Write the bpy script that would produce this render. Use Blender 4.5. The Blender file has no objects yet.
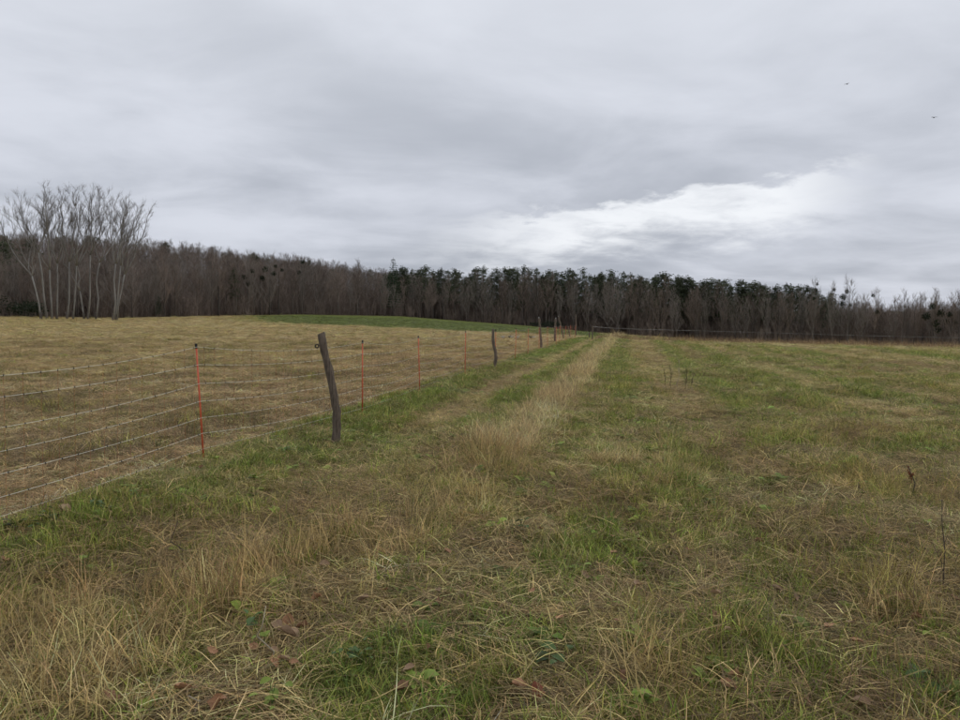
import bpy, math, random
import numpy as np
from mathutils import Matrix, Vector, Euler

sc = bpy.context.scene
R = math.radians
rng = np.random.default_rng(7)
random.seed(7)

# ------------------------------------------------------------------ camera
EYE = 1.45
F_PX = 740.0                       # focal length in photograph pixels (960 wide)
PITCH, ROLL = R(3.17), R(0.6)
cam_d = bpy.data.cameras.new('camera')
cam = bpy.data.objects.new('camera', cam_d)
sc.collection.objects.link(cam)
cam_d.sensor_width = 36.0
cam_d.lens = F_PX / 960 * 36
cam_d.clip_start = 0.05
cam_d.clip_end = 9000
CAM_R = Matrix.Rotation(R(90) - PITCH, 3, 'X') @ Matrix.Rotation(ROLL, 3, 'Z')
cam.matrix_world = Matrix.Translation((0, 0, EYE)) @ CAM_R.to_4x4()
sc.camera = cam

# ------------------------------------------------------------------ world (overcast sky)
SUN_EL, SUN_AZ = R(34), R(72)      # azimuth clockwise from +Y (the view direction)
world = bpy.data.worlds.new('World'); sc.world = world
world.use_nodes = True
wt = world.node_tree; wt.nodes.clear()
def wn(t, **k):
    n = wt.nodes.new(t)
    for a, b in k.items(): setattr(n, a, b)
    return n
def wl(a, b): wt.links.new(a, b)
def wmath(op, a, b=None, c=None, clamp=False):
    n = wn('ShaderNodeMath', operation=op); n.use_clamp = clamp
    for i, v in enumerate((a, b, c)):
        if v is None: continue
        if isinstance(v, (int, float)): n.inputs[i].default_value = v
        else: wl(v, n.inputs[i])
    return n.outputs[0]
def wmap(v, a, b, c, d, smooth=True):
    n = wn('ShaderNodeMapRange'); n.interpolation_type = 'SMOOTHSTEP' if smooth else 'LINEAR'
    wl(v, n.inputs[0])
    for i, q in enumerate((a, b, c, d)): n.inputs[i + 1].default_value = q
    return n.outputs[0]
def wmix(f, a, b):
    n = wn('ShaderNodeMix', data_type='RGBA')
    if isinstance(f, (int, float)): n.inputs[0].default_value = f
    else: wl(f, n.inputs[0])
    for i, v in ((6, a), (7, b)):
        if isinstance(v, tuple): n.inputs[i].default_value = (*v, 1)
        else: wl(v, n.inputs[i])
    return n.outputs[2]
tc = wn('ShaderNodeTexCoord')
sep = wn('ShaderNodeSeparateXYZ'); wl(tc.outputs['Generated'], sep.inputs[0])
dx, dy, dz = sep.outputs
zz = wmath('ADD', wmath('MAXIMUM', dz, 0.0), 0.16)
comb = wn('ShaderNodeCombineXYZ')
wl(wmath('DIVIDE', dx, zz), comb.inputs[0]); wl(wmath('DIVIDE', dy, zz), comb.inputs[1])
def wnoise(scale, detail, rough, off=(0, 0, 0), sc3=(1, 1, 1), dist=0.0):
    m = wn('ShaderNodeMapping'); wl(comb.outputs[0], m.inputs[0])
    m.inputs['Location'].default_value = off; m.inputs['Scale'].default_value = sc3
    m.inputs['Rotation'].default_value = (0, 0, R(-14))
    n = wn('ShaderNodeTexNoise'); wl(m.outputs[0], n.inputs['Vector'])
    n.inputs['Scale'].default_value = scale; n.inputs['Detail'].default_value = detail
    n.inputs['Roughness'].default_value = rough; n.inputs['Distortion'].default_value = dist
    return n.outputs['Fac']
nb = wnoise(0.55, 4, 0.5, (3.1, 1.7, 0), (0.85, 1.1, 1), 0.3)     # broad cloud banks
nf = wnoise(1.5, 7, 0.54, (9.3, 4.2, 0), (0.95, 1.1, 1), 0.35)   # finer billows
nx = wnoise(4.5, 8, 0.60, (1.3, 7.7, 0), (1.0, 1.0, 1), 0.3)         # wisps
nm = wmath('ADD', wmath('ADD', wmath('MULTIPLY', nb, 0.55), wmath('MULTIPLY', nf, 0.41)), wmath('MULTIPLY', nx, 0.04))
shade = wmap(nm, 0.36, 0.65, 0.0, 1.0)
cl = wmix(shade, (0.42, 0.450, 0.515), (0.70, 0.730, 0.81))
# overcast skies get brighter towards the zenith
zen = wmap(dz, 0.10, 0.60, 0.0, 1.0)
cl = wmix(wmath('MULTIPLY', zen, 0.75), cl, (0.86, 0.89, 0.95))
# thin break in the cloud deck low above the wood: a long bright rift
az = wmath('ARCTAN2', dx, dy)
el = wmath('ARCSINE', dz)
wob = wmath('ADD', wmath('MULTIPLY', wmath('SUBTRACT', nf, 0.5), 0.085), wmath('MULTIPLY', wmath('SUBTRACT', nx, 0.5), 0.055))
mid = wmath('ADD', wmath('MULTIPLY', wmath('ADD', az, -0.20), 0.125), 0.138)
dist = wmath('ADD', wmath('SUBTRACT', el, mid), wob)
up = wmap(dist, 0.010, 0.024, 1.0, 0.0)
lo = wmap(dist, -0.066, -0.010, 0.0, 1.0)
ends = wmath('MULTIPLY', wmap(wmath('ADD', az, wob), -0.14, 0.16, 0.0, 1.0), wmap(wmath('ADD', az, wmath('MULTIPLY', wob, 1.8)), 0.38, 0.50, 1.0, 0.0))
rift = wmath('MULTIPLY', wmath('MULTIPLY', up, lo), ends)
cl = wmix(wmath('MULTIPLY', rift, wmap(nx, 0.30, 0.60, 0.70, 0.98)), cl, (0.92, 0.945, 0.985))
skyt = wn('ShaderNodeTexSky', sky_type='NISHITA')
skyt.sun_disc = False
skyt.sun_elevation = SUN_EL
skyt.sun_rotation = SUN_AZ
skyt.air_density = 1.0; skyt.dust_density = 3.0
SKY_STRENGTH = 0.1
scl_ = wn('ShaderNodeVectorMath', operation='SCALE')
wl(cl, scl_.inputs[0]); scl_.inputs['Scale'].default_value = 1.0 / SKY_STRENGTH
fin = wmix(0.965, skyt.outputs[0], scl_.outputs[0])
bg = wn('ShaderNodeBackground'); wl(fin, bg.inputs[0]); bg.inputs[1].default_value = SKY_STRENGTH
wo = wn('ShaderNodeOutputWorld'); wl(bg.outputs[0], wo.inputs[0])

sun_d = bpy.data.lights.new('sun', 'SUN'); sun_d.energy = 0.5; sun_d.angle = R(40); sun_d.color = (1, 0.96, 0.9)
sun = bpy.data.objects.new('sun', sun_d); sc.collection.objects.link(sun)
sdir = Vector((math.sin(SUN_AZ) * math.cos(SUN_EL), math.cos(SUN_AZ) * math.cos(SUN_EL), math.sin(SUN_EL)))
sun.rotation_euler = sdir.to_track_quat('Z', 'Y').to_euler()

sc.view_settings.view_transform = 'Standard'
sc.view_settings.look = 'None'
sc.view_settings.exposure = 0.0
sc.view_settings.gamma = 1.0
sc.cycles.max_bounces = 3
sc.cycles.diffuse_bounces = 2
sc.cycles.transmission_bounces = 2
sc.cycles.transparent_max_bounces = 4
sc.cycles.use_adaptive_sampling = True
sc.cycles.adaptive_threshold = 0.028
sc.cycles.adaptive_min_samples = 16
sc.render.film_transparent = False

# ------------------------------------------------------------------ helpers
C = sc.collection
def tag(o, label=None, cat=None, group=None, kind=None):
    for k, v in (('label', label), ('category', cat), ('group', group), ('kind', kind)):
        if v: o[k] = v
    return o
def empty(name, loc, label, cat, group=None, rz=0.0):
    o = bpy.data.objects.new(name, None); C.objects.link(o)
    o.location = loc; o.rotation_euler = (0, 0, rz); o.empty_display_size = 0.1
    return tag(o, label, cat, group)

class MB:
    """collects raw geometry (numpy) and builds one mesh object"""
    def __init__(s): s.v = []; s.f = []; s.n = 0; s.a = []
    def add(s, v, f, a=None):
        v = np.asarray(v, float).reshape(-1, 3)
        f = [tuple(int(i) + s.n for i in q) for q in f]
        s.v.append(v); s.f += f; s.n += len(v)
        s.a.append(np.full(len(v), 0.5) if a is None else np.broadcast_to(np.asarray(a, float), (len(v),)))
        return s
    def tube(s, pts, rad, sides=4, cap=True, a=None):
        pts = np.asarray(pts, float); m = len(pts)
        rad = np.broadcast_to(np.asarray(rad, float), (m,))
        V = []
        for i in range(m):
            t = pts[min(i + 1, m - 1)] - pts[max(i - 1, 0)]
            t /= np.linalg.norm(t) + 1e-9
            if i == 0: p = np.cross(t, (0, 0, 1.0) if abs(t[2]) < 0.9 else (1.0, 0, 0))
            else: p = p - t * np.dot(p, t)                 # carry the frame along so that the tube never twists
            p = p / (np.linalg.norm(p) + 1e-12); q = np.cross(t, p)
            for k in range(sides):
                w = 2 * math.pi * k / sides
                V.append(pts[i] + rad[i] * (math.cos(w) * p + math.sin(w) * q))
        Fc = []
        for i in range(m - 1):
            for k in range(sides):
                k2 = (k + 1) % sides
                Fc.append((i * sides + k, i * sides + k2, (i + 1) * sides + k2, (i + 1) * sides + k))
        if cap and sides > 2:
            Fc.append(tuple(range(sides))[::-1]); Fc.append(tuple((m - 1) * sides + k for k in range(sides)))
        return s.add(V, Fc, a)
    def ribbon(s, pts, wid, side, a=None):
        pts = np.asarray(pts, float); side = np.asarray(side, float); m = len(pts)
        wid = np.broadcast_to(np.asarray(wid, float), (m,))
        V = np.empty((2 * m, 3)); V[0::2] = pts - side * wid[:, None]; V[1::2] = pts + side * wid[:, None]
        return s.add(V, [(2 * i, 2 * i + 1, 2 * i + 3, 2 * i + 2) for i in range(m - 1)], a)
    def ball(s, c, r, seg=8, rings=5, sq=(1, 1, 1), a=None):
        V = [(0, 0, -1)]
        for i in range(1, rings):
            t = math.pi * i / rings
            for k in range(seg):
                w = 2 * math.pi * k / seg
                V.append((math.sin(t) * math.cos(w), math.sin(t) * math.sin(w), -math.cos(t)))
        V.append((0, 0, 1)); Fc = []
        for k in range(seg):
            Fc.append((0, 1 + (k + 1) % seg, 1 + k))
            for i in range(rings - 2):
                b = 1 + i * seg; Fc.append((b + k, b + (k + 1) % seg, b + seg + (k + 1) % seg, b + seg + k))
            b = 1 + (rings - 2) * seg; Fc.append((b + k, b + (k + 1) % seg, len(V) - 1))
        return s.add(np.array(V) * r * np.array(sq) + np.array(c), Fc, a)
    def mesh(s, name, mat, smooth=False):
        me = bpy.data.meshes.new(name)
        V = np.concatenate(s.v) if s.v else np.zeros((0, 3))
        me.from_pydata(V.tolist(), [], s.f)
        at = me.attributes.new('var', 'FLOAT', 'POINT'); at.data.foreach_set('value', np.concatenate(s.a).astype(np.float32))
        if mat: me.materials.append(mat)
        if smooth: me.polygons.foreach_set('use_smooth', [True] * len(me.polygons))
        me.update()
        return me
    def build(s, name, mat, parent=None, smooth=False):
        o = bpy.data.objects.new(name, s.mesh(name, mat, smooth)); C.objects.link(o)
        if parent: o.parent = parent
        return o

# value noise in numpy
def _h(ix, iy, seed):
    ix = ix.astype(np.int64); iy = iy.astype(np.int64)
    n = (ix * 374761393 + iy * 668265263 + seed * 1442695041) & 0xFFFFFFFF
    n = ((n ^ (n >> 13)) * 1274126177) & 0xFFFFFFFF
    return ((n ^ (n >> 16)) & 0xFFFFFF) / float(0xFFFFFF)
def vn(x, y, seed=0):
    x = np.asarray(x, float); y = np.asarray(y, float)
    ix = np.floor(x); iy = np.floor(y); fx = x - ix; fy = y - iy
    fx = fx * fx * fx * (fx * (fx * 6 - 15) + 10); fy = fy * fy * fy * (fy * (fy * 6 - 15) + 10)
    a = _h(ix, iy, seed); b = _h(ix + 1, iy, seed); c = _h(ix, iy + 1, seed); d = _h(ix + 1, iy + 1, seed)
    return (a + (b - a) * fx) * (1 - fy) + (c + (d - c) * fx) * fy
def fbm(x, y, seed=0, o=4):
    s = 0.0; w = 0.5; t = 0.0
    for i in range(o):
        s = s + w * vn(np.asarray(x) * 2 ** i + 17.3 * i, np.asarray(y) * 2 ** i - 9.1 * i, seed + i); t += w; w *= 0.5
    return s / t
def sst(x, a, b):
    t = np.clip((np.asarray(x, float) - a) / (b - a), 0, 1); return t * t * (3 - 2 * t)
def bump(x, c, w, soft=0.5):
    return 1 - sst(np.abs(np.asarray(x) - c), w * (1 - soft), w * (1 + soft))

# ------------------------------------------------------------------ terrain shape
cr = np.array(CAM_R)
def ray(px, py):
    d = cr @ np.array(((px - 480) / F_PX, -(py - 360) / F_PX, -1.0))
    return d / math.hypot(d[0], d[1])            # unit horizontal length
def z_at(px, py, D): return EYE + ray(px, py)[2] * D
# px, pixel row of the wood's foot there, distance of the wood's edge (m), start of slope, exponent
EDGE = [(-300, 316, 128, 20, 2.0), (0, 316, 132, 20, 2.0), (120, 318, 140, 20, 2.0), (200, 316, 150, 20, 2.0), (300, 314.2, 165, 20, 2.0),
        (400, 316, 175, 22, 2.0), (530, 326, 185, 36, 1.6), (600, 333, 185, 48, 1.15), (700, 341, 180, 50, 1.0),
        (830, 345, 175, 50, 1.0), (960, 347, 165, 50, 1.0), (1250, 350, 160, 50, 1.0)]
E_AZ = np.array([math.atan2(ray(e[0], e[1])[0], ray(e[0], e[1])[1]) for e in EDGE])
E_Z = np.array([z_at(e[0], e[1], e[2]) for e in EDGE])
E_D = np.array([float(e[2]) for e in EDGE]); E_R0 = np.array([float(e[3]) for e in EDGE]); E_P = np.array([e[4] for e in EDGE])
def edge_D(a): return np.interp(a, E_AZ, E_D)
def hbase(x, y):
    x = np.asarray(x, float); y = np.asarray(y, float)
    r = np.hypot(x, y); a = np.arctan2(x, y)
    D = np.interp(a, E_AZ, E_D); Z = np.interp(a, E_AZ, E_Z); r0 = np.interp(a, E_AZ, E_R0); p = np.interp(a, E_AZ, E_P)
    t = (r - r0) / (D - r0); t = np.where(t < 0.25, 0.02 * np.log1p(np.exp(np.clip(t, -1, .25) / 0.02)), t)
    t = np.clip(t, 0, 1.0)
    z = Z * t ** p
    z = z * sst(np.abs(a), R(165), R(75))
    # wooded hill behind the left part of the wood
    hill = 22.0 * np.exp(-((x + 165) / 98.0) ** 2 - ((y - 300) / 95.0) ** 2) * sst(r, 180, 285)
    added_bank = 8.0 * sst(r - D, 28, 85) * sst(np.abs(a), R(90), R(60))     # added rise inside the wood, blocks sky light between the trunks
    return z + np.maximum(hill, added_bank)
FP0 = np.array((-2.63, 7.25)); FT = np.array((0.2, 1.0)); FT /= np.linalg.norm(FT); FN = np.array((FT[1], -FT[0]))
def uv(x, y):
    x = np.asarray(x, float) - FP0[0]; y = np.asarray(y, float) - FP0[1]
    return x * FN[0] + y * FN[1], x * FT[0] + y * FT[1]
def height(x, y):
    x = np.asarray(x, float); y = np.asarray(y, float); r = np.hypot(x, y)
    u, v = uv(x, y)
    k = 1 - sst(r, 90, 160)
    hum = (0.085 + .06 * sst(r, 6, 14)) * (fbm(x / 1.5, y / 1.5, 5, 3) - 0.5) + 0.05 * (fbm(x / 0.45, y / 0.45, 9, 2) - 0.5) + 0.16 * (fbm(x / 6, y / 6, 13, 3) - 0.5) * sst(r, 3, 12)
    hum = hum * np.where(u < 0, 0.95, 1.0)
    rut = -0.05 * bump(u, 1.25, 0.35) + 0.05 * bump(u, 2.65, 0.6) - 0.06 * bump(u, 5.0, 0.4) - 0.05 * bump(u, 6.7, 0.35) + 0.03 * bump(u, 0.1, 0.5)
    return hbase(x, y) + (hum + rut * sst(r, 2, 5)) * k
def ground_hit(px, py, far=400.0):
    d = ray(px, py); t = np.arange(1.2, far, 0.02 if py > 400 else 0.1)
    z = EYE + d[2] * t - height(d[0] * t, d[1] * t)
    i = int(np.argmax(z < 0)) if (z < 0).any() else len(t) - 1
    return np.array((d[0] * t[i], d[1] * t[i], float(height(d[0] * t[i], d[1] * t[i]))))
def at(px, py, D):                                   # point on the pixel's ray at ground distance D
    d = ray(px, py); return np.array((d[0] * D, d[1] * D, EYE + d[2] * D))
def on_ground(x, y): return np.array((x, y, float(height(x, y))))

# ------------------------------------------------------------------ zones of the meadow
GB = np.array([ground_hit(px, py)[:2] for px, py in ((60, 319.5), (150, 320), (240, 321.5), (330, 325.5), (450, 330.5), (530, 333.5), (585, 336))])
GB_AZ = np.arctan2(GB[:, 0], GB[:, 1]); GB_R = np.hypot(GB[:, 0], GB[:, 1])
def blob_list(spec):
    out = []
    for px, py, rad in spec:
        g = ground_hit(px, py); out.append((g[0], g[1], rad))
    return out
B_DEAD_F = blob_list([(935, 408, 1.3), (705, 392, .9), (660, 388, .6), (745, 420, .6), (592, 398, .5), (640, 432, .45), (820, 455, .4), (900, 372, 2.0), (785, 366, 1.6), (868, 425, .6), (700, 372, 1.2), (620, 375, .8)])
B_GREEN_F = blob_list([(820, 388, 1.3), (735, 362, 2.0), (880, 352, 3.0), (660, 362, 1.2), (800, 402, .8), (560, 425, .4), (930, 380, 1.4), (700, 425, .5), (770, 440, .5), (900, 450, .5)])
B_TALL = blob_list([(100, 650, .42), (40, 690, .38), (190, 610, .34), (290, 560, .30), (370, 545, .34), (425, 530, .26), (235, 590, .3), (15, 640, .4),
                    (130, 700, .22), (460, 505, .30), (500, 470, .35), (615, 462, .28), (910, 620, .22), (655, 690, .14), (890, 590, .16), (20, 600, .3)])
B_OLIVE = blob_list([(695, 455, .50), (680, 470, .35), (430, 480, .5), (840, 480, .5), (920, 500, .4), (770, 520, .4), (610, 620, .3), (350, 610, .2)])
B_GREEN = blob_list([(440, 650, .22), (350, 690, .26), (260, 466, .35), (95, 518, .24), (130, 548, .17), (240, 512, .24), (30, 543, .20), (640, 550, .26),
                     (930, 700, .18), (410, 585, .16), (560, 645, .15), (390, 650, .18), (470, 700, .2), (560, 560, .3), (600, 530, .3), (540, 600, .2),
                     (180, 492, .3), (300, 452, .3), (860, 560, .2), (640, 715, .15), (760, 640, .14), (500, 640, .2)])
B_DEAD = blob_list([(330, 498, .55), (330, 592, .28), (200, 705, .25), (640, 592, .25), (700, 568, .4), (780, 570, .4), (850, 545, .4), (820, 640, .38), (690, 618, .22),
                    (290, 650, .2), (560, 610, .14), (930, 590, .35), (720, 690, .2), (230, 540, .3), (150, 560, .35), (600, 690, .18), (900, 680, .24), (250, 690, .25), (480, 575, .2)])
def blob(x, y, L):
    m = np.zeros_like(np.asarray(x, float))
    jx = x + 0.16 * (vn(x * 5, y * 5, 71) - .5); jy = y + 0.3 * (vn(x * 5, y * 5, 72) - .5)
    for cx, cy, rr in L: m = np.maximum(m, 1 - sst(np.hypot(jx - cx, (jy - cy) * 0.75), rr * 0.55, rr * 1.15))
    return m
def zones(x, y):
    x = np.asarray(x, float); y = np.asarray(y, float)
    r = np.hypot(x, y); a = np.arctan2(x, y); u, v = uv(x, y)
    uw = u + 0.35 * (fbm(x / 1.1, y / 1.1, 21, 3) - .5) * sst(r, 3, 8) + 0.5 * (fbm(x / 5, y / 5, 22, 2) - .5) * sst(r, 15, 40)
    n1 = fbm(x / 1.3, y / 1.3, 31, 3); n2 = fbm(x / 0.42, y / 0.42, 33, 3); n3 = fbm(x / 7.0, y / 7.0, 35, 3)
    nl = fbm(u / 1.6, v / 16.0, 37, 3)                                 # stripes along the driving direction
    Z = {}
    Z['n1'], Z['n2'], Z['n3'], Z['r'], Z['u'], Z['v'] = n1, n2, n3, r, u, v
    left = 1 - sst(uw, -0.35, -0.05)
    sb = fbm(u / 0.85 + .4 * (n3 - .5), v / 34.0, 47, 2)
    gr = np.interp(a, GB_AZ, GB_R) * (1 + 0.10 * (fbm(x / 9, y / 9, 41, 2) - .5))
    gf = sst(r - gr + 3 * (fbm(x / 2, y / 2, 44, 2) - .5), -2.0, 4.0) * (a < GB_AZ[-1] + .02) * sst(a + .05 * (fbm(x / 12, y / 12, 43, 2) - .5), -0.36, -0.22)
    Z['green_field'] = gf
    Z['pasture'] = left * (1 - gf)
    right = 1 - left
    lush = bump(uw, 0.35, 0.55) * sst(v, -5, -1) * (0.1 + 0.9 * np.maximum(sst(n1, .52, .62), sst(v, 1, 4) * .95)) * (.6 + .4 * sst(v, 0, 3))
    lush = np.maximum(lush, bump(uw, 2.0, 0.36) * sst(v, 2.5, 6) * (.35 + .65 * sst(n1, .40, .56)))
    lush = np.maximum(lush, bump(uw, 3.55, 0.45) * sst(v, 9, 14) * .95 * sst(n1, .3, .5))
    near = 1 - sst(r, 9, 12)
    lush = np.maximum(lush, blob(x, y, B_GREEN) * near)
    lush = np.maximum(lush, blob(x, y, B_GREEN_F) * (r > 8) * .75 * sst(n1, .3, .5))
    lush = np.maximum(lush, 0.7 * sst(nl, .52, .66) * right * sst(u, 3.5, 5) * sst(n1, .4, .6))
    lush = np.maximum(lush, 0.3 * sst(n3, .56, .72) * right * sst(u, 4, 7) * sst(n1, .35, .55))
    lush = np.maximum(lush, .85 * sst(sb, .54, .66) * right * sst(u, 3.2, 4.2) * sst(v, 3, 8) * (.4 + .6 * sst(n1, .36, .5)))
    lush = lush * (1 - .8 * sst(sb, .46, .36) * right * sst(u, 4, 5) * sst(v, 3, 8))
    Z['lush'] = np.clip(lush, 0, 1) * (1 - gf)
    straw = bump(uw, 2.75, 0.38 - .04 * sst(v, 3, 10)) * sst(v, -.6, .8) * (.6 + .4 * sst(n1, .36, .52))
    Z['straw'] = np.clip(np.maximum(straw, blob(x, y, B_TALL) * near), 0, 1) * (1 - gf)
    Z['rut'] = np.clip(np.maximum(bump(uw, 1.2, 0.36) * sst(v, 2, 5), (bump(uw, 4.4, .3) + bump(uw, 8.3, .4) + bump(uw, 10.2, .4) + bump(uw, 13.5, .5) + bump(uw, 15.5, .5) + bump(uw, 20, .6) + bump(uw, 22, .6)) * sst(v, 4, 8) * .8), 0, 1)
    Z['rut'] = np.maximum(Z['rut'], .8 * sst(sb, .44, .34) * right * sst(u, 3.6, 4.4) * sst(v, 3, 8))
    ol = blob(x, y, B_OLIVE) * near
    Z['tuft'] = np.clip(np.maximum(ol, sst(n1, .58, .68) * right * .8 * sst(u, 3.2, 4)), 0, 1) * (1 - gf)
    dead = blob(x, y, B_DEAD) * near
    dead = np.maximum(dead, (bump(uw, 5.2, .42) * .9 + bump(uw, 6.8, .4) * .7 + bump(uw, 9.2, .3) * .5 + bump(uw, 14.5, .4) * .5 + bump(uw, 21, .5) * .5) * sst(n1, .34, .5))
    dead = np.maximum(dead, blob(x, y, B_DEAD_F) * (r > 8) * sst(n1, .3, .45))
    dead = np.maximum(dead, 0.9 * (1 - sst(n3, .33, .42)) * sst(n1, .42, .58) * right)
    dead = np.maximum(dead, .8 * sst(n1, .50, .42) * sst(fbm(x / 2.6, y / 2.0, 39, 3), .52, .62) * right)
    Z['dead'] = np.clip(dead, 0, 1) * (1 - gf) * (1 - Z['straw'])
    Z['wood'] = sst(r - edge_D(a), -9, 3)
    Z['crest'] = sst(a, R(8), R(11)) * bump(r, 64, 8)
    return Z
def lerp(a, b, t): return a + (b - a) * t[..., None]
def col(*c): return np.array(c, float)
def ground_color(x, y):
    Z = zones(x, y)
    n1, n2, n3, r = Z['n1'], Z['n2'], Z['n3'], Z['r']
    base = lerp(np.broadcast_to(col(.150, .155, .050), n1.shape + (3,)), col(.205, .180, .070), sst(n1, .42, .64))
    base = lerp(base, col(.115, .135, .040), sst(n3, .40, .62) * .7)
    base = lerp(base, col(.21, .19, .078), sst(fbm(Z['u'] / 1.3, Z['v'] / 22.0, 38, 3), .5, .62) * .6)
    past = lerp(np.broadcast_to(col(.205, .160, .080), n1.shape + (3,)), col(.165, .125, .068), sst(n1, .4, .6))
    past = lerp(past, col(.25, .2, .105), sst(n3, .45, .6) * .7)
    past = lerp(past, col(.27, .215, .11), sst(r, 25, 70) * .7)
    past = lerp(past, col(.15, .145, .06), sst(fbm(x / 3.1, y / 3.1, 61, 2), .55, .68) * .45)
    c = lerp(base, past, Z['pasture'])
    c = lerp(c, col(.24, .2, .1), Z['rut'] * .7)
    c = lerp(c, col(.085, .125, .036), Z['lush'] * .9)
    c = lerp(c, col(.30, .25, .15), Z['straw'] * .8)
    c = lerp(c, col(.12, .09, .06), Z['dead'] * .8)
    c = lerp(c, col(.072, .090, .026), Z['green_field'])
    c = lerp(c, col(.2, .135, .07), Z['crest'] * .6)
    c = lerp(c, col(.07, .055, .04), Z['wood'])
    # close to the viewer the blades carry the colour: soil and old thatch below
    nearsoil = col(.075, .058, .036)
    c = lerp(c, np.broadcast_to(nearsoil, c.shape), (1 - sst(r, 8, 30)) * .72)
    return np.array((1.55, 1.48, 1.18)) * c * (0.55 + 0.9 * n2)[..., None]

# ------------------------------------------------------------------ materials
def new_mat(name):
    m = bpy.data.materials.new(name); m.use_nodes = True
    nt = m.node_tree; nt.nodes.clear()
    out = nt.nodes.new('ShaderNodeOutputMaterial')
    b = nt.nodes.new('ShaderNodeBsdfPrincipled'); nt.links.new(b.outputs[0], out.inputs[0])
    b.inputs['Specular IOR Level'].default_value = 0.25; b.inputs['Roughness'].default_value = 0.75
    return m, nt, b, out
def nmath(nt, op, a, b):
    n = nt.nodes.new('ShaderNodeMath'); n.operation = op
    for i, v in enumerate((a, b)):
        if isinstance(v, (int, float)): n.inputs[i].default_value = v
        else: nt.links.new(v, n.inputs[i])
    return n.outputs[0]
def nmix(nt, f, a, b, mode='MIX'):
    n = nt.nodes.new('ShaderNodeMix'); n.data_type = 'RGBA'; n.blend_type = mode
    for i, v in ((0, f), (6, a), (7, b)):
        if isinstance(v, tuple): n.inputs[i].default_value = (*v, 1)
        elif isinstance(v, (int, float)): n.inputs[i].default_value = v
        else: nt.links.new(v, n.inputs[i])
    return n.outputs[2]
def nattr(nt, name, typ='GEOMETRY'):
    n = nt.nodes.new('ShaderNodeAttribute'); n.attribute_name = name; n.attribute_type = typ; return n
def nnoise(nt, scale, detail=4, rough=.6, coord='Object', stretch=None):
    t = nt.nodes.new('ShaderNodeTexCoord'); n = nt.nodes.new('ShaderNodeTexNoise')
    src = t.outputs[coord]
    if stretch:
        m = nt.nodes.new('ShaderNodeMapping'); nt.links.new(src, m.inputs[0]); m.inputs['Scale'].default_value = stretch; src = m.outputs[0]
    nt.links.new(src, n.inputs['Vector']); n.inputs['Scale'].default_value = scale
    n.inputs['Detail'].default_value = detail; n.inputs['Roughness'].default_value = rough
    return n.outputs['Fac']
def nramp(nt, v, a, b, c, d):
    n = nt.nodes.new('ShaderNodeMapRange'); nt.links.new(v, n.inputs[0])
    for i, q in enumerate((a, b, c, d)): n.inputs[i + 1].default_value = q
    return n.outputs[0]
def nbump(nt, bs, h, strength, dist):
    n = nt.nodes.new('ShaderNodeBump'); nt.links.new(h, n.inputs['Height']); n.inputs['Strength'].default_value = strength
    n.inputs['Distance'].default_value = dist; nt.links.new(n.outputs[0], bs.inputs['Normal'])

def simple(name, c1, c2, scale=8, rough=.8, stretch=None, bump_=None, spec=.25, coord='Object', rnd=0.0):
    m, nt, b, _ = new_mat(name)
    f = nramp(nt, nnoise(nt, scale, 5, .65, coord, stretch), .3, .7, 0, 1)
    cc = nmix(nt, f, c1, c2)
    if rnd:
        oi = nt.nodes.new('ShaderNodeObjectInfo')
        v = nramp(nt, oi.outputs['Random'], 0, 1, 1 - rnd, 1 + rnd)
        sc_ = nt.nodes.new('ShaderNodeVectorMath'); sc_.operation = 'SCALE'
        nt.links.new(cc, sc_.inputs[0]); nt.links.new(v, sc_.inputs['Scale']); cc = sc_.outputs[0]
    nt.links.new(cc, b.inputs['Base Color'])
    b.inputs['Roughness'].default_value = rough; b.inputs['Specular IOR Level'].default_value = spec
    if bump_: nbump(nt, b, nnoise(nt, scale * 2, 6, .7, coord, stretch), bump_[0], bump_[1])
    return m

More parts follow.
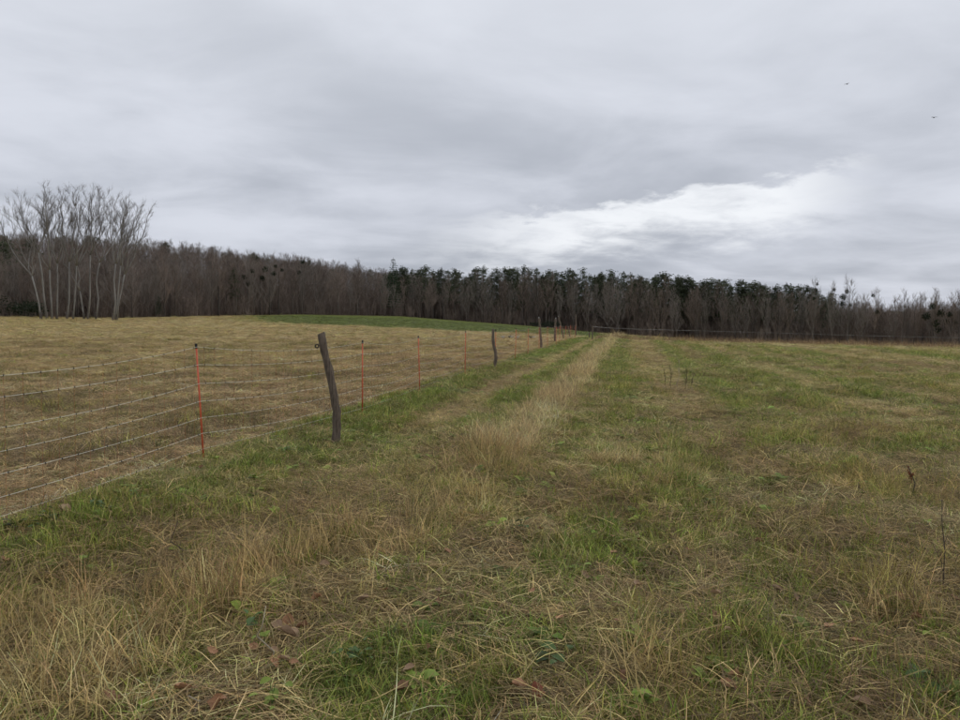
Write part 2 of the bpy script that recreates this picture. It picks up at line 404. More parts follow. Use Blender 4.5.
def ground_mat():
    m, nt, b, _ = new_mat('meadow_soil_and_turf')
    a = nattr(nt, 'col')
    f1 = nnoise(nt, 38, 5, .7); f2 = nnoise(nt, 2.6, 5, .65)
    v = nmath(nt, 'MULTIPLY', nramp(nt, f1, .3, .7, .62, 1.38), nramp(nt, f2, .3, .7, .78, 1.22))
    s = nt.nodes.new('ShaderNodeVectorMath'); s.operation = 'SCALE'
    nt.links.new(a.outputs['Color'], s.inputs[0]); nt.links.new(v, s.inputs['Scale'])
    nt.links.new(s.outputs[0], b.inputs['Base Color'])
    b.inputs['Roughness'].default_value = .95; b.inputs['Specular IOR Level'].default_value = .08
    nbump(nt, b, nmath(nt, 'ADD', f1, nmath(nt, 'MULTIPLY', f2, 3.0)), .8, .03)
    return m
def blade_mat(name, rough=.55, trans=.3):
    m, nt, b, out = new_mat(name)
    A = nattr(nt, 'col_a', 'INSTANCER'); B = nattr(nt, 'col_b', 'INSTANCER'); V = nattr(nt, 'var')
    cc = nmix(nt, nramp(nt, V.outputs['Fac'], .35, .65, 0, 1), A.outputs['Color'], B.outputs['Color'])
    k = nmath(nt, 'FRACT', nmath(nt, 'MULTIPLY', V.outputs['Fac'], 7.31), 0.0)
    s = nt.nodes.new('ShaderNodeVectorMath'); s.operation = 'SCALE'
    nt.links.new(cc, s.inputs[0]); nt.links.new(nramp(nt, k, 0, 1, .5, 1.75), s.inputs['Scale'])
    nt.links.new(s.outputs[0], b.inputs['Base Color'])
    b.inputs['Roughness'].default_value = rough; b.inputs['Specular IOR Level'].default_value = .2
    t = nt.nodes.new('ShaderNodeBsdfTranslucent'); nt.links.new(s.outputs[0], t.inputs[0])
    mx = nt.nodes.new('ShaderNodeMixShader'); mx.inputs[0].default_value = trans
    nt.links.new(b.outputs[0], mx.inputs[1]); nt.links.new(t.outputs[0], mx.inputs[2]); nt.links.new(mx.outputs[0], out.inputs[0])
    return m
def foliage_mat(name, c1, c2, trans=.15, rnd=.25):
    m, nt, b, out = new_mat(name)
    V = nattr(nt, 'var'); cc = nmix(nt, V.outputs['Fac'], c1, c2)
    oi = nt.nodes.new('ShaderNodeObjectInfo')
    s = nt.nodes.new('ShaderNodeVectorMath'); s.operation = 'SCALE'
    nt.links.new(cc, s.inputs[0]); nt.links.new(nramp(nt, oi.outputs['Random'], 0, 1, 1 - rnd, 1 + rnd), s.inputs['Scale'])
    nt.links.new(s.outputs[0], b.inputs['Base Color'])
    t = nt.nodes.new('ShaderNodeBsdfTranslucent'); nt.links.new(s.outputs[0], t.inputs[0])
    mx = nt.nodes.new('ShaderNodeMixShader'); mx.inputs[0].default_value = trans
    nt.links.new(b.outputs[0], mx.inputs[1]); nt.links.new(t.outputs[0], mx.inputs[2]); nt.links.new(mx.outputs[0], out.inputs[0])
    return m

M = {}
M['ground'] = ground_mat()
M['blade'] = blade_mat('grass_blades')
M['post'] = simple('weathered_bark', (.055, .043, .033), (.23, .18, .138), 7, .92, (9, 9, .9), (1.0, .02))
M['red'] = simple('red_plastic_stake', (.50, .075, .032), (.68, .14, .065), 9, .45, None, None, .4)
M['black'] = simple('black_plastic', (.012, .012, .013), (.022, .022, .022), 10, .4, None, None, .4)
M['white_ins'] = simple('white_insulator', (.7, .7, .68), (.8, .8, .78), 10, .4)
M['wire'] = simple('pale_fence_cord', (.55, .52, .42), (.80, .78, .66), 40, .7)
M['string'] = simple('orange_net_string', (.42, .12, .05), (.5, .16, .07), 30, .7)
M['tape'] = simple('white_fence_tape', (.16, .15, .14), (.42, .41, .38), .9, .7)
M['steel'] = simple('galvanised_stake', (.25, .25, .25), (.4, .4, .4), 6, .5)
M['twig'] = simple('brown_twigs', (.125, .098, .080), (.240, .186, .150), .6, .9, rnd=.3)  # both twig colours are lightened to stand in for haze over the wood
M['twig2'] = simple('grey_twigs', (.135, .115, .098), (.25, .215, .182), .6, .9, rnd=.25)
M['bark'] = simple('grey_brown_bark', (.065, .055, .047), (.15, .127, .108), 1.5, .95, (3, 3, .6), rnd=.3)  # bark lightened too, distance haze put into its colour
M['pale_bark'] = simple('pale_poplar_bark', (.14, .134, .122), (.30, .285, .26), .8, .9, (2, 2, .8))
M['pop_twig'] = simple('poplar_twigs', (.13, .117, .105), (.22, .20, .18), .7, .9)
M['needle'] = foliage_mat('pine_needles', (.042, .052, .029), (.090, .105, .055))
M['spruce'] = foliage_mat('spruce_needles', (.016, .032, .017), (.042, .066, .03))
M['evergreen'] = foliage_mat('dark_shrub_leaves', (.015, .024, .012), (.035, .050, .024))
M['mistletoe'] = foliage_mat('mistletoe_leaves', (.012, .018, .008), (.03, .04, .016))
M['oak_leaf'] = simple('dry_brown_leaf', (.25, .125, .062), (.38, .22, .125), 26, .7, rnd=.35)
M['pale_leaf'] = simple('dry_tan_leaf', (.33, .215, .13), (.46, .32, .21), 26, .7, rnd=.2)
M['red_leaf'] = simple('red_brown_leaf', (.22, .075, .045), (.33, .13, .075), 26, .7)
M['weed_leaf'] = simple('fresh_weed_leaf', (.12, .17, .03), (.21, .25, .04), 20, .6, rnd=.15)
M['weed_dark'] = simple('green_weed_leaf', (.045, .085, .02), (.085, .13, .035), 20, .6, rnd=.2)
M['stalk'] = simple('dead_pale_stalk', (.30, .25, .18), (.44, .38, .28), 20, .8)
M['stalk_dark'] = simple('dead_dark_stalk', (.05, .04, .03), (.11, .085, .06), 20, .9)
M['rust'] = simple('rust_seed_head', (.14, .05, .025), (.2, .08, .04), 60, .9)
M['bird_w'] = simple('white_plumage', (.36, .34, .30), (.46, .44, .40), 20, .8)
M['bird_b'] = simple('dark_plumage', (.02, .02, .022), (.04, .038, .036), 20, .7)

# ------------------------------------------------------------------ ground sheet
NX, NY = 640, 760
A_ = 7.0
bx = math.asinh(2800 / A_)
gx = A_ * np.sinh(np.linspace(-bx, bx, NX))
b0, b1 = -math.asinh(1500 / A_), math.asinh(2800 / A_)
s_ = np.concatenate((np.linspace(b0, -1.2, 60, endpoint=False), np.linspace(-1.2, b1, NY - 60)))
gy = 6.0 + A_ * np.sinh(s_)
GX, GY = np.meshgrid(gx, gy)
GZ = height(GX, GY)
GC = ground_color(GX, GY)
me = bpy.data.meshes.new('meadow_ground')
V = np.stack((GX, GY, GZ), -1).reshape(-1, 3).astype(np.float32)
idx = np.arange(NX * NY).reshape(NY, NX)
Q = np.stack((idx[:-1, :-1], idx[:-1, 1:], idx[1:, 1:], idx[1:, :-1]), -1).reshape(-1, 4).astype(np.int32)
me.vertices.add(len(V)); me.vertices.foreach_set('co', V.ravel())
me.loops.add(Q.size); me.loops.foreach_set('vertex_index', Q.ravel())
me.polygons.add(len(Q)); me.polygons.foreach_set('loop_start', np.arange(0, Q.size, 4, dtype=np.int32))
me.update(calc_edges=True)
ca = me.attributes.new('col', 'FLOAT_COLOR', 'POINT')
ca.data.foreach_set('color', np.concatenate((GC.reshape(-1, 3), np.ones((NX * NY, 1))), 1).astype(np.float32).ravel())
me.polygons.foreach_set('use_smooth', np.ones(len(Q), bool))
me.materials.append(M['ground'])
ground = bpy.data.objects.new('meadow_ground', me); C.objects.link(ground)
tag(ground, 'rough meadow ground sloping gently to the wood', 'ground', kind='structure')

# ------------------------------------------------------------------ grass clump prototypes
protos = bpy.data.collections.new('grass_clumps')            # never linked to the scene: only instanced
def clump(i, n, rad, ln, wd, tilt, curl, seg=3, seed=0, flat=False, lift=0.0):
    g = np.random.default_rng(1000 + i * 17 + seed); mb = MB()
    for k in range(n):
        rr = rad * math.sqrt(g.random()); ph = g.random() * 2 * math.pi
        p = np.array((rr * math.cos(ph), rr * math.sin(ph), (-.01 if not flat else g.uniform(0.0, lift))))
        L = g.uniform(*ln); w = g.uniform(*wd) * .5
        psi = g.random() * 2 * math.pi; th = abs(g.normal(0, tilt)) if not flat else R(g.uniform(70, 94))
        cu = g.uniform(.2, 1) * curl
        pts = [p.copy()]; dirs = np.array((math.cos(psi), math.sin(psi)))
        kink = g.random() < .25; ks = g.integers(1, seg + 1)
        for s in range(seg):
            if kink and s == ks: th += g.uniform(.4, 1.0)
            d = np.array((dirs[0] * math.sin(th), dirs[1] * math.sin(th), math.cos(th)))
            p = p + d * L / seg
            if flat: p[2] = max(p[2], .004)
            pts.append(p.copy()); th = min(th + cu / seg, 2.4)
            psi += g.normal(0, .12); dirs = np.array((math.cos(psi), math.sin(psi)))
        sa = psi + math.pi / 2 + g.normal(0, .5)
        side = np.array((math.cos(sa), math.sin(sa), 0.25 * g.normal()))
        side /= np.linalg.norm(side)
        wid = np.array([1.0, .95, .75, .12]) * w if seg == 3 else np.linspace(1, .15, seg + 1) * w
        mb.ribbon(pts, wid, side, g.random())
    o = bpy.data.objects.new('clump_%02d' % i, mb.mesh('grass_clump', M['blade'])); protos.objects.link(o)
K_GREEN, K_MIX, K_FLAT, K_TALL, K_LEAFY, K_STEM = 0, 4, 8, 12, 16, 18
for i in range(4): clump(K_GREEN + i, 24, .075, (.07, .16), (.003, .0052), .42, 1.3)
for i in range(4): clump(K_MIX + i, 22, .085, (.05, .16), (.0024, .0046), .65, 1.5)
for i in range(4): clump(K_FLAT + i, 20, .10, (.08, .24), (.0022, .0045), 0, .5, flat=True, lift=.05)
for i in range(4): clump(K_TALL + i, 18, .085, (.12, .32), (.0022, .0042), .48, 1.3)
def leafy(i):
    g = np.random.default_rng(50 + i); mb = MB()
    for k in range(9):
        ph = g.random() * 6.28; L = g.uniform(.03, .07); e = g.uniform(.2, .9); w = L * g.uniform(.28, .4)
        d = np.array((math.cos(ph), math.sin(ph), 0)); s = np.array((-d[1], d[0], 0))
        base = d * .01 + np.array((0, 0, g.uniform(0, .04)))
        pts = [base, base + d * L * .5 + (0, 0, L * e * .5), base + d * L * .9 + (0, 0, L * e * .55), base + d * L * 1.2 + (0, 0, L * e * .4)]
        mb.ribbon(pts, np.array([.25, 1, .8, .05]) * w, s, g.random())
    o = bpy.data.objects.new('clump_%02d' % i, mb.mesh('leafy_clump', M['blade'])); protos.objects.link(o)
leafy(16); leafy(17)
for i in range(2): clump(K_STEM + i, 6, .05, (.25, .45), (.0018, .003), .3, .6, seg=4)   # seed stems

def scatter(name, P, rot, scl, idx, ca_, cb_, label, cat):
    n = len(P)
    me = bpy.data.meshes.new(name); me.vertices.add(n); me.vertices.foreach_set('co', P.astype(np.float32).ravel())
    def at_(nm, ty, fld, v): me.attributes.new(nm, ty, 'POINT').data.foreach_set(fld, v)
    at_('rot', 'FLOAT_VECTOR', 'vector', rot.astype(np.float32).ravel())
    at_('scl', 'FLOAT_VECTOR', 'vector', scl.astype(np.float32).ravel())
    at_('idx', 'INT', 'value', idx.astype(np.int32))
    one = np.ones((n, 1))
    at_('col_a', 'FLOAT_COLOR', 'color', np.concatenate((ca_, one), 1).astype(np.float32).ravel())
    at_('col_b', 'FLOAT_COLOR', 'color', np.concatenate((cb_, one), 1).astype(np.float32).ravel())
    me.update()
    o = bpy.data.objects.new(name, me); C.objects.link(o); tag(o, label, cat, kind='stuff')
    ng = bpy.data.node_groups.new(name + '_nodes', 'GeometryNodeTree')
    ng.interface.new_socket('Geometry', in_out='INPUT', socket_type='NodeSocketGeometry')
    ng.interface.new_socket('Geometry', in_out='OUTPUT', socket_type='NodeSocketGeometry')
    gi = ng.nodes.new('NodeGroupInput'); go = ng.nodes.new('NodeGroupOutput')
    ip = ng.nodes.new('GeometryNodeInstanceOnPoints'); ci = ng.nodes.new('GeometryNodeCollectionInfo')
    ci.inputs['Collection'].default_value = SRC[0]; ci.inputs['Separate Children'].default_value = True; ci.inputs['Reset Children'].default_value = True
    def na(nm, ty):
        q = ng.nodes.new('GeometryNodeInputNamedAttribute'); q.data_type = ty; q.inputs[0].default_value = nm; return q.outputs[0]
    L = ng.links.new
    L(gi.outputs[0], ip.inputs['Points']); L(ci.outputs[0], ip.inputs['Instance'])
    ip.inputs['Pick Instance'].default_value = True
    L(na('idx', 'INT'), ip.inputs['Instance Index'])
    e2r = ng.nodes.new('FunctionNodeEulerToRotation'); L(na('rot', 'FLOAT_VECTOR'), e2r.inputs[0]); L(e2r.outputs[0], ip.inputs['Rotation'])
    L(na('scl', 'FLOAT_VECTOR'), ip.inputs['Scale']); L(ip.outputs[0], go.inputs[0])
    md = o.modifiers.new('scatter', 'NODES'); md.node_group = ng
    return o
SRC = [protos]

RINGS = [(0.9, 4, 340, 1.0, 1.0), (4, 8, 250, 1.0, 1.0), (8, 14, 150, 1.15, 1.0), (14, 25, 72, 1.5, 1.0), (25, 45, 36, 2.0, 1.05), (45, 80, 11, 3.2, 1.15), (80, 150, 2.6, 5.5, 1.5)]
px_, py_, hs_, vs_ = [], [], [], []
for r1, r2, den, hs, vs in RINGS:
    half = R(62) if r2 <= 8 else R(43)
    n = int(half * (r2 * r2 - r1 * r1) * den)
    rr = np.sqrt(rng.uniform(r1 * r1, r2 * r2, n)); aa = rng.uniform(-half, half, n)
    px_.append(rr * np.sin(aa)); py_.append(rr * np.cos(aa)); hs_.append(np.full(n, hs)); vs_.append(np.full(n, vs))
X = np.concatenate(px_); Y = np.concatenate(py_); HS = np.concatenate(hs_); VS = np.concatenate(vs_)
Zn = zones(X, Y)
keep = Zn['wood'] < .5
X, Y, HS, VS = X[keep], Y[keep], HS[keep], VS[keep]; Zn = {k: v[keep] for k, v in Zn.items()}
n = len(X); r = Zn['r']; q = rng.random(n); q2 = rng.random(n)
pasture, lush, straw, dead, tuft, rut, gf = (Zn[k] for k in ('pasture', 'lush', 'straw', 'dead', 'tuft', 'rut', 'green_field'))
right = 1 - np.clip(pasture + gf, 0, 1); n1_ = Zn['n1']
# weights of the kinds
Wt = np.zeros((n, 6))
Wt[:, 0] = (.62 + .25 * sst(r, 7, 12)) * right + .35 * straw * (1 - sst(Zn['v'], 0, 3)) + .10 * pasture + 5.0 * lush + 3 * gf
Wt[:, 1] = .70 * right + .9 * pasture + .4 * tuft + .3 * rut + .25 * lush + .5 * straw
Wt[:, 2] = (.60 - .28 * sst(r, 7, 12)) * right + .75 * pasture + 2.8 * dead + 2.0 * rut + .75 * straw
Wt[:, 3] = .025 * right + (2.0 + 2.5 * sst(Zn['v'], 0, 3)) * straw + 1.2 * tuft + .02 * pasture + .5 * pasture * sst(n1_, .60, .68)
Wt[:, 4] = (.05 * right + .16 * lush) * (r < 16)
Wt[:, 5] = (.012 * right + .09 * straw + .05 * tuft)
Wt[:, 3] *= 1 - .8 * dead
Wt[:, 0] *= 1 - .75 * rut
cum = np.cumsum(Wt / Wt.sum(1, keepdims=True), 1)
kind = (q[:, None] > cum).sum(1).clip(0, 5)
start = np.array([K_GREEN, K_MIX, K_FLAT, K_TALL, K_LEAFY, K_STEM]); count = np.array([4, 4, 4, 4, 2, 2])
idx = start[kind] + (rng.random(n) * count[kind]).astype(int)
n1, n2, n3 = Zn['n1'], Zn['n2'], Zn['n3']
jit = rng.normal(0, 1, (n, 3)) * np.array((.055, .045, .05)); lum = 1.62 * np.exp(rng.normal(0, .30, n) * (1 + .4 * pasture))
def pal(c): return np.broadcast_to(np.array(c, float), (n, 3))
green = lerp(pal((.082, .117, .025)), np.array((.128, .146, .034)), np.clip(n1 * 1.6 - .4, 0, 1))
green = lerp(green, np.array((.072, .115, .027)), lush * .6)
olive = lerp(pal((.150, .165, .036)), np.array((.215, .186, .060)), np.clip(n2 * 2 - .5, 0, 1))
dry = lerp(pal((.37, .29, .150)), np.array((.25, .18, .09)), np.clip(n1 * 2 - .5, 0, 1))
brown = lerp(pal((.15, .108, .060)), np.array((.235, .18, .10)), np.clip(n2 * 2 - .5, 0, 1))
brown = lerp(brown, np.array((.115, .083, .052)), dead * .7)
sandy = lerp(pal((.285, .212, .106)), np.array((.20, .148, .078)), np.clip(n1 * 2 - .5, 0, 1))
colA = np.empty((n, 3)); colB = np.empty((n, 3))
for k, (a, b) in enumerate(((green, lerp(green, olive, np.full(n, .6))), (lerp(olive, green, np.clip(.3 + lush, 0, 1)), dry), (brown, dry * .85), (dry, lerp(dry, brown, np.full(n, .6))), (green * 1.05, green * .8), (dry * .95, brown))):
    m = kind == k; colA[m] = a[m]; colB[m] = b[m]
pm = pasture > .5
sandy = lerp(sandy, np.array((.15, .115, .062)), sst(n1, .52, .62) * .75)
sel = pm & (kind == 1); colA[sel] = lerp(sandy, olive, np.clip((n3 - .43) * 4, 0, .6))[sel]; colB[sel] = (sandy * .85)[sel]
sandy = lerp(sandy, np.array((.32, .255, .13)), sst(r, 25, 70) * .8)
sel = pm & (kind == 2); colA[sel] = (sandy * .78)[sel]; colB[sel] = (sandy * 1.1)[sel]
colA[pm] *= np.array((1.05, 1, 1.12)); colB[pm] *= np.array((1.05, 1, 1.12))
sel = (rut > .4) & (kind == 2); colA[sel] = sandy[sel]; colB[sel] = (dry * .9)[sel]
sel = pm & (kind == 3); colA[sel] = (sandy * .9)[sel]; colB[sel] = (olive * .8)[sel]
sel = (tuft > .4) & (kind == 3); colA[sel] = lerp(dry, olive, np.full(n, .65))[sel]; colB[sel] = lerp(dry, olive, np.full(n, .3))[sel]
sel = (straw > .4) & (kind == 3) & (Zn['v'] > 1); colA[sel] *= np.array((1.15, 1.2, 1.35)); colB[sel] *= np.array((1.15, 1.2, 1.35))
colA = colA * np.array((1.02, 1.0, .86)); colB = colB * np.array((1.02, 1.0, .86))
colA = np.clip(colA * (1 + jit) * lum[:, None], .01, .7); colB = np.clip(colB * (1 + jit[:, ::-1]) * lum[:, None], .01, .7)
gm = gf > .5; colA[gm] = np.array((.078, .098, .024)) * lum[gm][:, None]; colB[gm] = np.array((.092, .104, .030)) * lum[gm][:, None]
hv = rng.uniform(.7, 1.3, n) * (1 - .35 * pasture) * np.where(kind == 3, .62 + .42 * np.clip(straw, 0, 1), 1.0) * (1 - .3 * rut) * (1 - .3 * gf)
hv *= .6 + .75 * np.clip(n1 * 1.6 - .3, 0, 1)
hv = np.where((kind < 2) & (lush < .3), hv * .7, hv)
hv = np.where((kind == 0) & (lush >= .3), hv * .72, hv)
hv = np.where(kind == 3, hv * .88, hv)
hv = np.where(pm & (kind == 3), hv * 1.3, hv)
bsc = rng.uniform(.85, 1.2, n)
SCL = np.stack((HS * bsc, HS * bsc, VS * hv * bsc * np.where(kind == 2, 1.0, 1.0)), 1)
ROT = np.stack((rng.normal(0, .12, n), rng.normal(0, .12, n), rng.uniform(0, 6.283, n)), 1)
lean = ((kind == 3) | (kind == 5))
ROT[lean, 0] += rng.normal(.0, .22, lean.sum()); ROT[lean, 1] += rng.normal(.12, .2, lean.sum())
PT = np.stack((X, Y, height(X, Y)), 1)
def sub(mask, name, label, cat):
    scatter(name, PT[mask], ROT[mask], SCL[mask], idx[mask], colA[mask], colB[mask], label, cat)
sub(pm & (kind != 3) & (kind != 5), 'pasture_grass', 'short dry brown grass of the pasture left of the netting', 'grass')
sub((gf > .5) & ~pm, 'field_grass', 'even green grass strip in front of the wood', 'grass')
rest = ~pm & (gf <= .5)
sub(rest & (kind < 2), 'meadow_grass', 'short green and olive grass of the meadow', 'grass')
sub(rest & (kind == 2), 'dead_thatch', 'flattened dead brown grass lying on the meadow', 'grass')
sub((kind == 3) | (kind == 5), 'tall_dry_grass', 'tall straw coloured dry grass standing in tufts', 'grass')
sub(rest & (kind == 4), 'ground_herbs', 'small green leafy herbs among the grass', 'ground cover')

# ------------------------------------------------------------------ electric netting
def fence_pt(s): return FP0 + FT * s
ST = [-7.4, -3.7, 0.0, 3.75, 7.45, 11.6, 15.6, 19.4, 23.4, 27.3, 31.2, 35.0, 38.9, 42.8, 46.6, 50.4]
stakes = []
net_e = empty('electric_netting', on_ground(*fence_pt(0)), 'electric sheep netting with red stakes and pale cords along the pasture', 'fence')
org = np.array(net_e.location)
g = np.random.default_rng(3)
LEV = [.10, .25, .40, .56, .73, .91, 1.08]
LEANS = {0: (-.05, 0), 1: (0, 0), 2: (-.022, 0), 3: (.0, 0), 4: (-.03, .0), 5: (.01, 0)}
stake_mb_pts = []
for i, s in enumerate(ST):
    b = fence_pt(s) + FN * g.normal(0, .05); b3 = on_ground(*b)
    lx = {2: -.050, 3: 0.0, 4: -.03, 5: .005}.get(i, g.normal(0, .03)); ly = g.normal(0, .02)
    Hh = 1.13 if i == 2 else 1.09
    top = b3 + np.array((lx * Hh, ly, Hh))
    stakes.append((b3, top))
    mb = MB(); mb.tube([b3 - (0, 0, .03) - org, (b3 + top) / 2 - org, top - org], [.0095, .009, .0085], 8)
    st = mb.build('stake', M['red'], net_e, True)
    mb = MB(); mb.tube([top - (0, 0, .035) - org, top + (0, 0, .012) - org], [.013, .013], 8); mb.build('clip', M['black'], st)
def lerp3(a, b, t): return a + (b - a) * t
knots = MB(); strings = MB()
for li, lv in enumerate(LEV):
    pts = []
    for i in range(len(stakes) - 1):
        (b0_, t0_), (b1_, t1_) = stakes[i], stakes[i + 1]
        p0 = lerp3(b0_, t0_, lv / 1.1); p1 = lerp3(b1_, t1_, lv / 1.1)
        sag = (.075 if li == 6 else .05 + g.uniform(-.015, .02)) * (1 if lv > .15 else .3)
        for k in range(14):
            t = k / 14; p = lerp3(p0, p1, t); p[2] -= sag * 4 * t * (1 - t)
            p[2] = max(p[2], float(height(p[0], p[1])) + .03)
            pts.append(p)
    pts = np.array(pts); pts[:, :2] += FN * .012
    MB().tube(pts - org, (.0017 if li else .0013), 4, a=.5).build('cord', M['wire'], net_e)
    if li == 0: low = pts
    seglen = np.r_[0, np.cumsum(np.linalg.norm(np.diff(pts, axis=0), axis=1))]
    ns = int(seglen[-1] / .165)
    ss = np.linspace(.05, seglen[-1] - .05, ns)
    Kp = np.stack([np.interp(ss, seglen, pts[:, c]) for c in range(3)], 1)
    for p in Kp:
        if p[1] < 30: knots.add((np.array([(1, 0, 0), (-1, 0, 0), (0, 1, 0), (0, -1, 0), (0, 0, 1), (0, 0, -1)]) * (.0055, .0055, .010)) + p - org,
                                [(0, 2, 4), (2, 1, 4), (1, 3, 4), (3, 0, 4), (2, 0, 5), (1, 2, 5), (3, 1, 5), (0, 3, 5)])
    if li == 6: topK = Kp
for p in topK:
    gz = float(height(p[0], p[1]))
    strings.tube([np.array((p[0], p[1], gz + .02)) - org, p - org], .0009, 3, cap=False)
tag(knots.build('knot', M['black'], net_e), kind='stuff')
tag(strings.build('vertical_string', M['string'], net_e), kind='stuff')

# ------------------------------------------------------------------ old wooden posts
def wooden_post(pix, D, rad, label, ins=None, mat='post', cut=0.0, insmat='black'):
    """pix: pixel path foot -> top on the vertical plane at ground distance D"""
    foot = ground_hit(*pix[0]) if D is None else None
    if D is None: D = math.hypot(foot[0], foot[1])
    P = np.array([at(x, y, D) for x, y in pix])
    gz = float(height(P[0][0], P[0][1])); P[0][2] = gz - .05
    o3 = np.array((P[0][0], P[0][1], gz))
    e = empty('wooden_post', o3, label, 'post', 'old wooden fence posts')
    g = np.random.default_rng(int(pix[0][0]))
    # resample with wobble
    t = np.linspace(0, 1, 15); tt = np.linspace(0, 1, len(P))
    Q = np.stack([np.interp(t, tt, P[:, c]) for c in range(3)], 1) - o3
    k = np.array([.25, .5, .25])
    for c in range(3): Q[1:-1, c] = np.convolve(Q[:, c], k, 'valid')
    Q[1:-1, :2] += g.normal(0, rad * .04, (13, 2))
    rr = rad * (1.08 - .2 * t) * (1 + g.normal(0, .05, 15))
    sides = 12; mb = MB(); mb.tube(Q, rr, sides)
    v = mb.v[0]; ang = g.normal(0, rad * .09, (15, sides))
    ax = np.repeat(Q, sides, 0); d = v - ax; d /= np.linalg.norm(d, axis=1, keepdims=True)
    v += d * ang.reshape(-1, 1)
    v[-sides:, 2] += cut * d[-sides:, 0]
    w = mb.build('shaft', M[mat], e, True)
    if ins:
        (ix, iy), sdx = ins
        c = at(ix, iy, D) - o3
        zt = np.interp(c[2], Q[:, 2], np.arange(15)); j = int(round(float(zt)))
        root = Q[j]
        mb = MB(); mb.tube([root, c - np.array((sdx * .018, 0, 0))], [.006, .006], 6)
        rg = [c + .02 * np.array((math.cos(a), 0, math.sin(a))) for a in np.linspace(0, 2 * math.pi, 13)]
        mb.tube(rg, .0075, 6, cap=False)
        mb.build('insulator', M[insmat], e, True)
    return e, D
wooden_post([(335, 443), (337, 425), (336, 408), (332, 385), (326, 358), (321, 333)], None, .046, 'thick leaning wooden post bent near its foot, nearest of all the posts', ((317.0, 346), -1), cut=.01)
wooden_post([(494.5, 368), (496, 358), (495.5, 352), (493.3, 344), (493, 329)], None, .044, 'crooked pale wooden post with kinked foot, second nearest of the posts', ((495.5, 330), 1))
wooden_post([(541.5, 349), (541, 340), (540, 328), (539.2, 318.5)], None, .06, 'dark straight wooden post, third along the netting', ((538.8, 317.6), 1), insmat='white_ins')
wooden_post([(554.8, 342), (555, 332), (555.6, 319)], None, .065, 'dark upright wooden post, fourth along the netting', ((555.8, 318), 1), insmat='white_ins')
wooden_post([(564, 338.5), (561.5, 328), (558.6, 317)], None, .055, 'thin wooden post tilted far to the left near the end of the netting', ((558.4, 316.2), 1), insmat='white_ins')
wooden_post([(569.8, 337.3), (569, 331), (568, 326.5)], None, .055, 'short dark wooden post just past the tilted thin post')
wooden_post([(576, 336.2), (576, 326), (575.8, 315.5)], None, .05, 'tall slim grey wooden post farthest along the fence line')
wooden_post([(589.4, 338.2), (589.3, 332.5)], None, .06, 'short wooden stub beside the corner post of the tape fence')
# ------------------------------------------------------------------ tape fence along the far side of the right meadow
tape_px = [(592.5, 326.5, 60), (628, 328.6, 68), (663, 329.6, 73), (700, 330.6, 77), (738, 331.7, 80), (776, 332.8, 82), (812, 333.8, 83), (850, 335.0, 83), (889, 336.0, 82), (926, 336.8, 80), (962, 337.6, 78), (1005, 339, 76), (1060, 340.6, 73)]
tf = empty('tape_fence', at(592.5, 338, 60), 'thin white tape fence on stakes beyond the right meadow', 'fence')
torg = np.array(tf.location)
tops = []
for i, (px, py, D) in enumerate(tape_px):
    t = at(px, py, D); gz = float(height(t[0], t[1])); tops.append(t)
    mb = MB(); mb.tube([np.array((t[0], t[1], gz - .05)) - torg, t + (0, 0, .05) - torg], .05 if i == 0 else .016, 7)
    mb.build('post', M['post'], tf)
for off, wdt in ((0.0, .011),):
    pts = []
    for i in range(len(tops) - 1):
        for k in range(6):
            t = k / 6; p = lerp3(tops[i], tops[i + 1], t); p[2] += off - .03 * 4 * t * (1 - t); pts.append(p)
    pts.append(tops[-1] + (0, 0, off))
    pts = np.array(pts) - torg
    mb = MB(); V2 = np.empty((2 * len(pts), 3)); V2[0::2] = pts - (0, .03, wdt); V2[1::2] = pts + (0, -.03, wdt)
    mb.add(V2, [(2 * i, 2 * i + 1, 2 * i + 3, 2 * i + 2) for i in range(len(pts) - 1)]); mb.build('tape', M['tape'], tf)

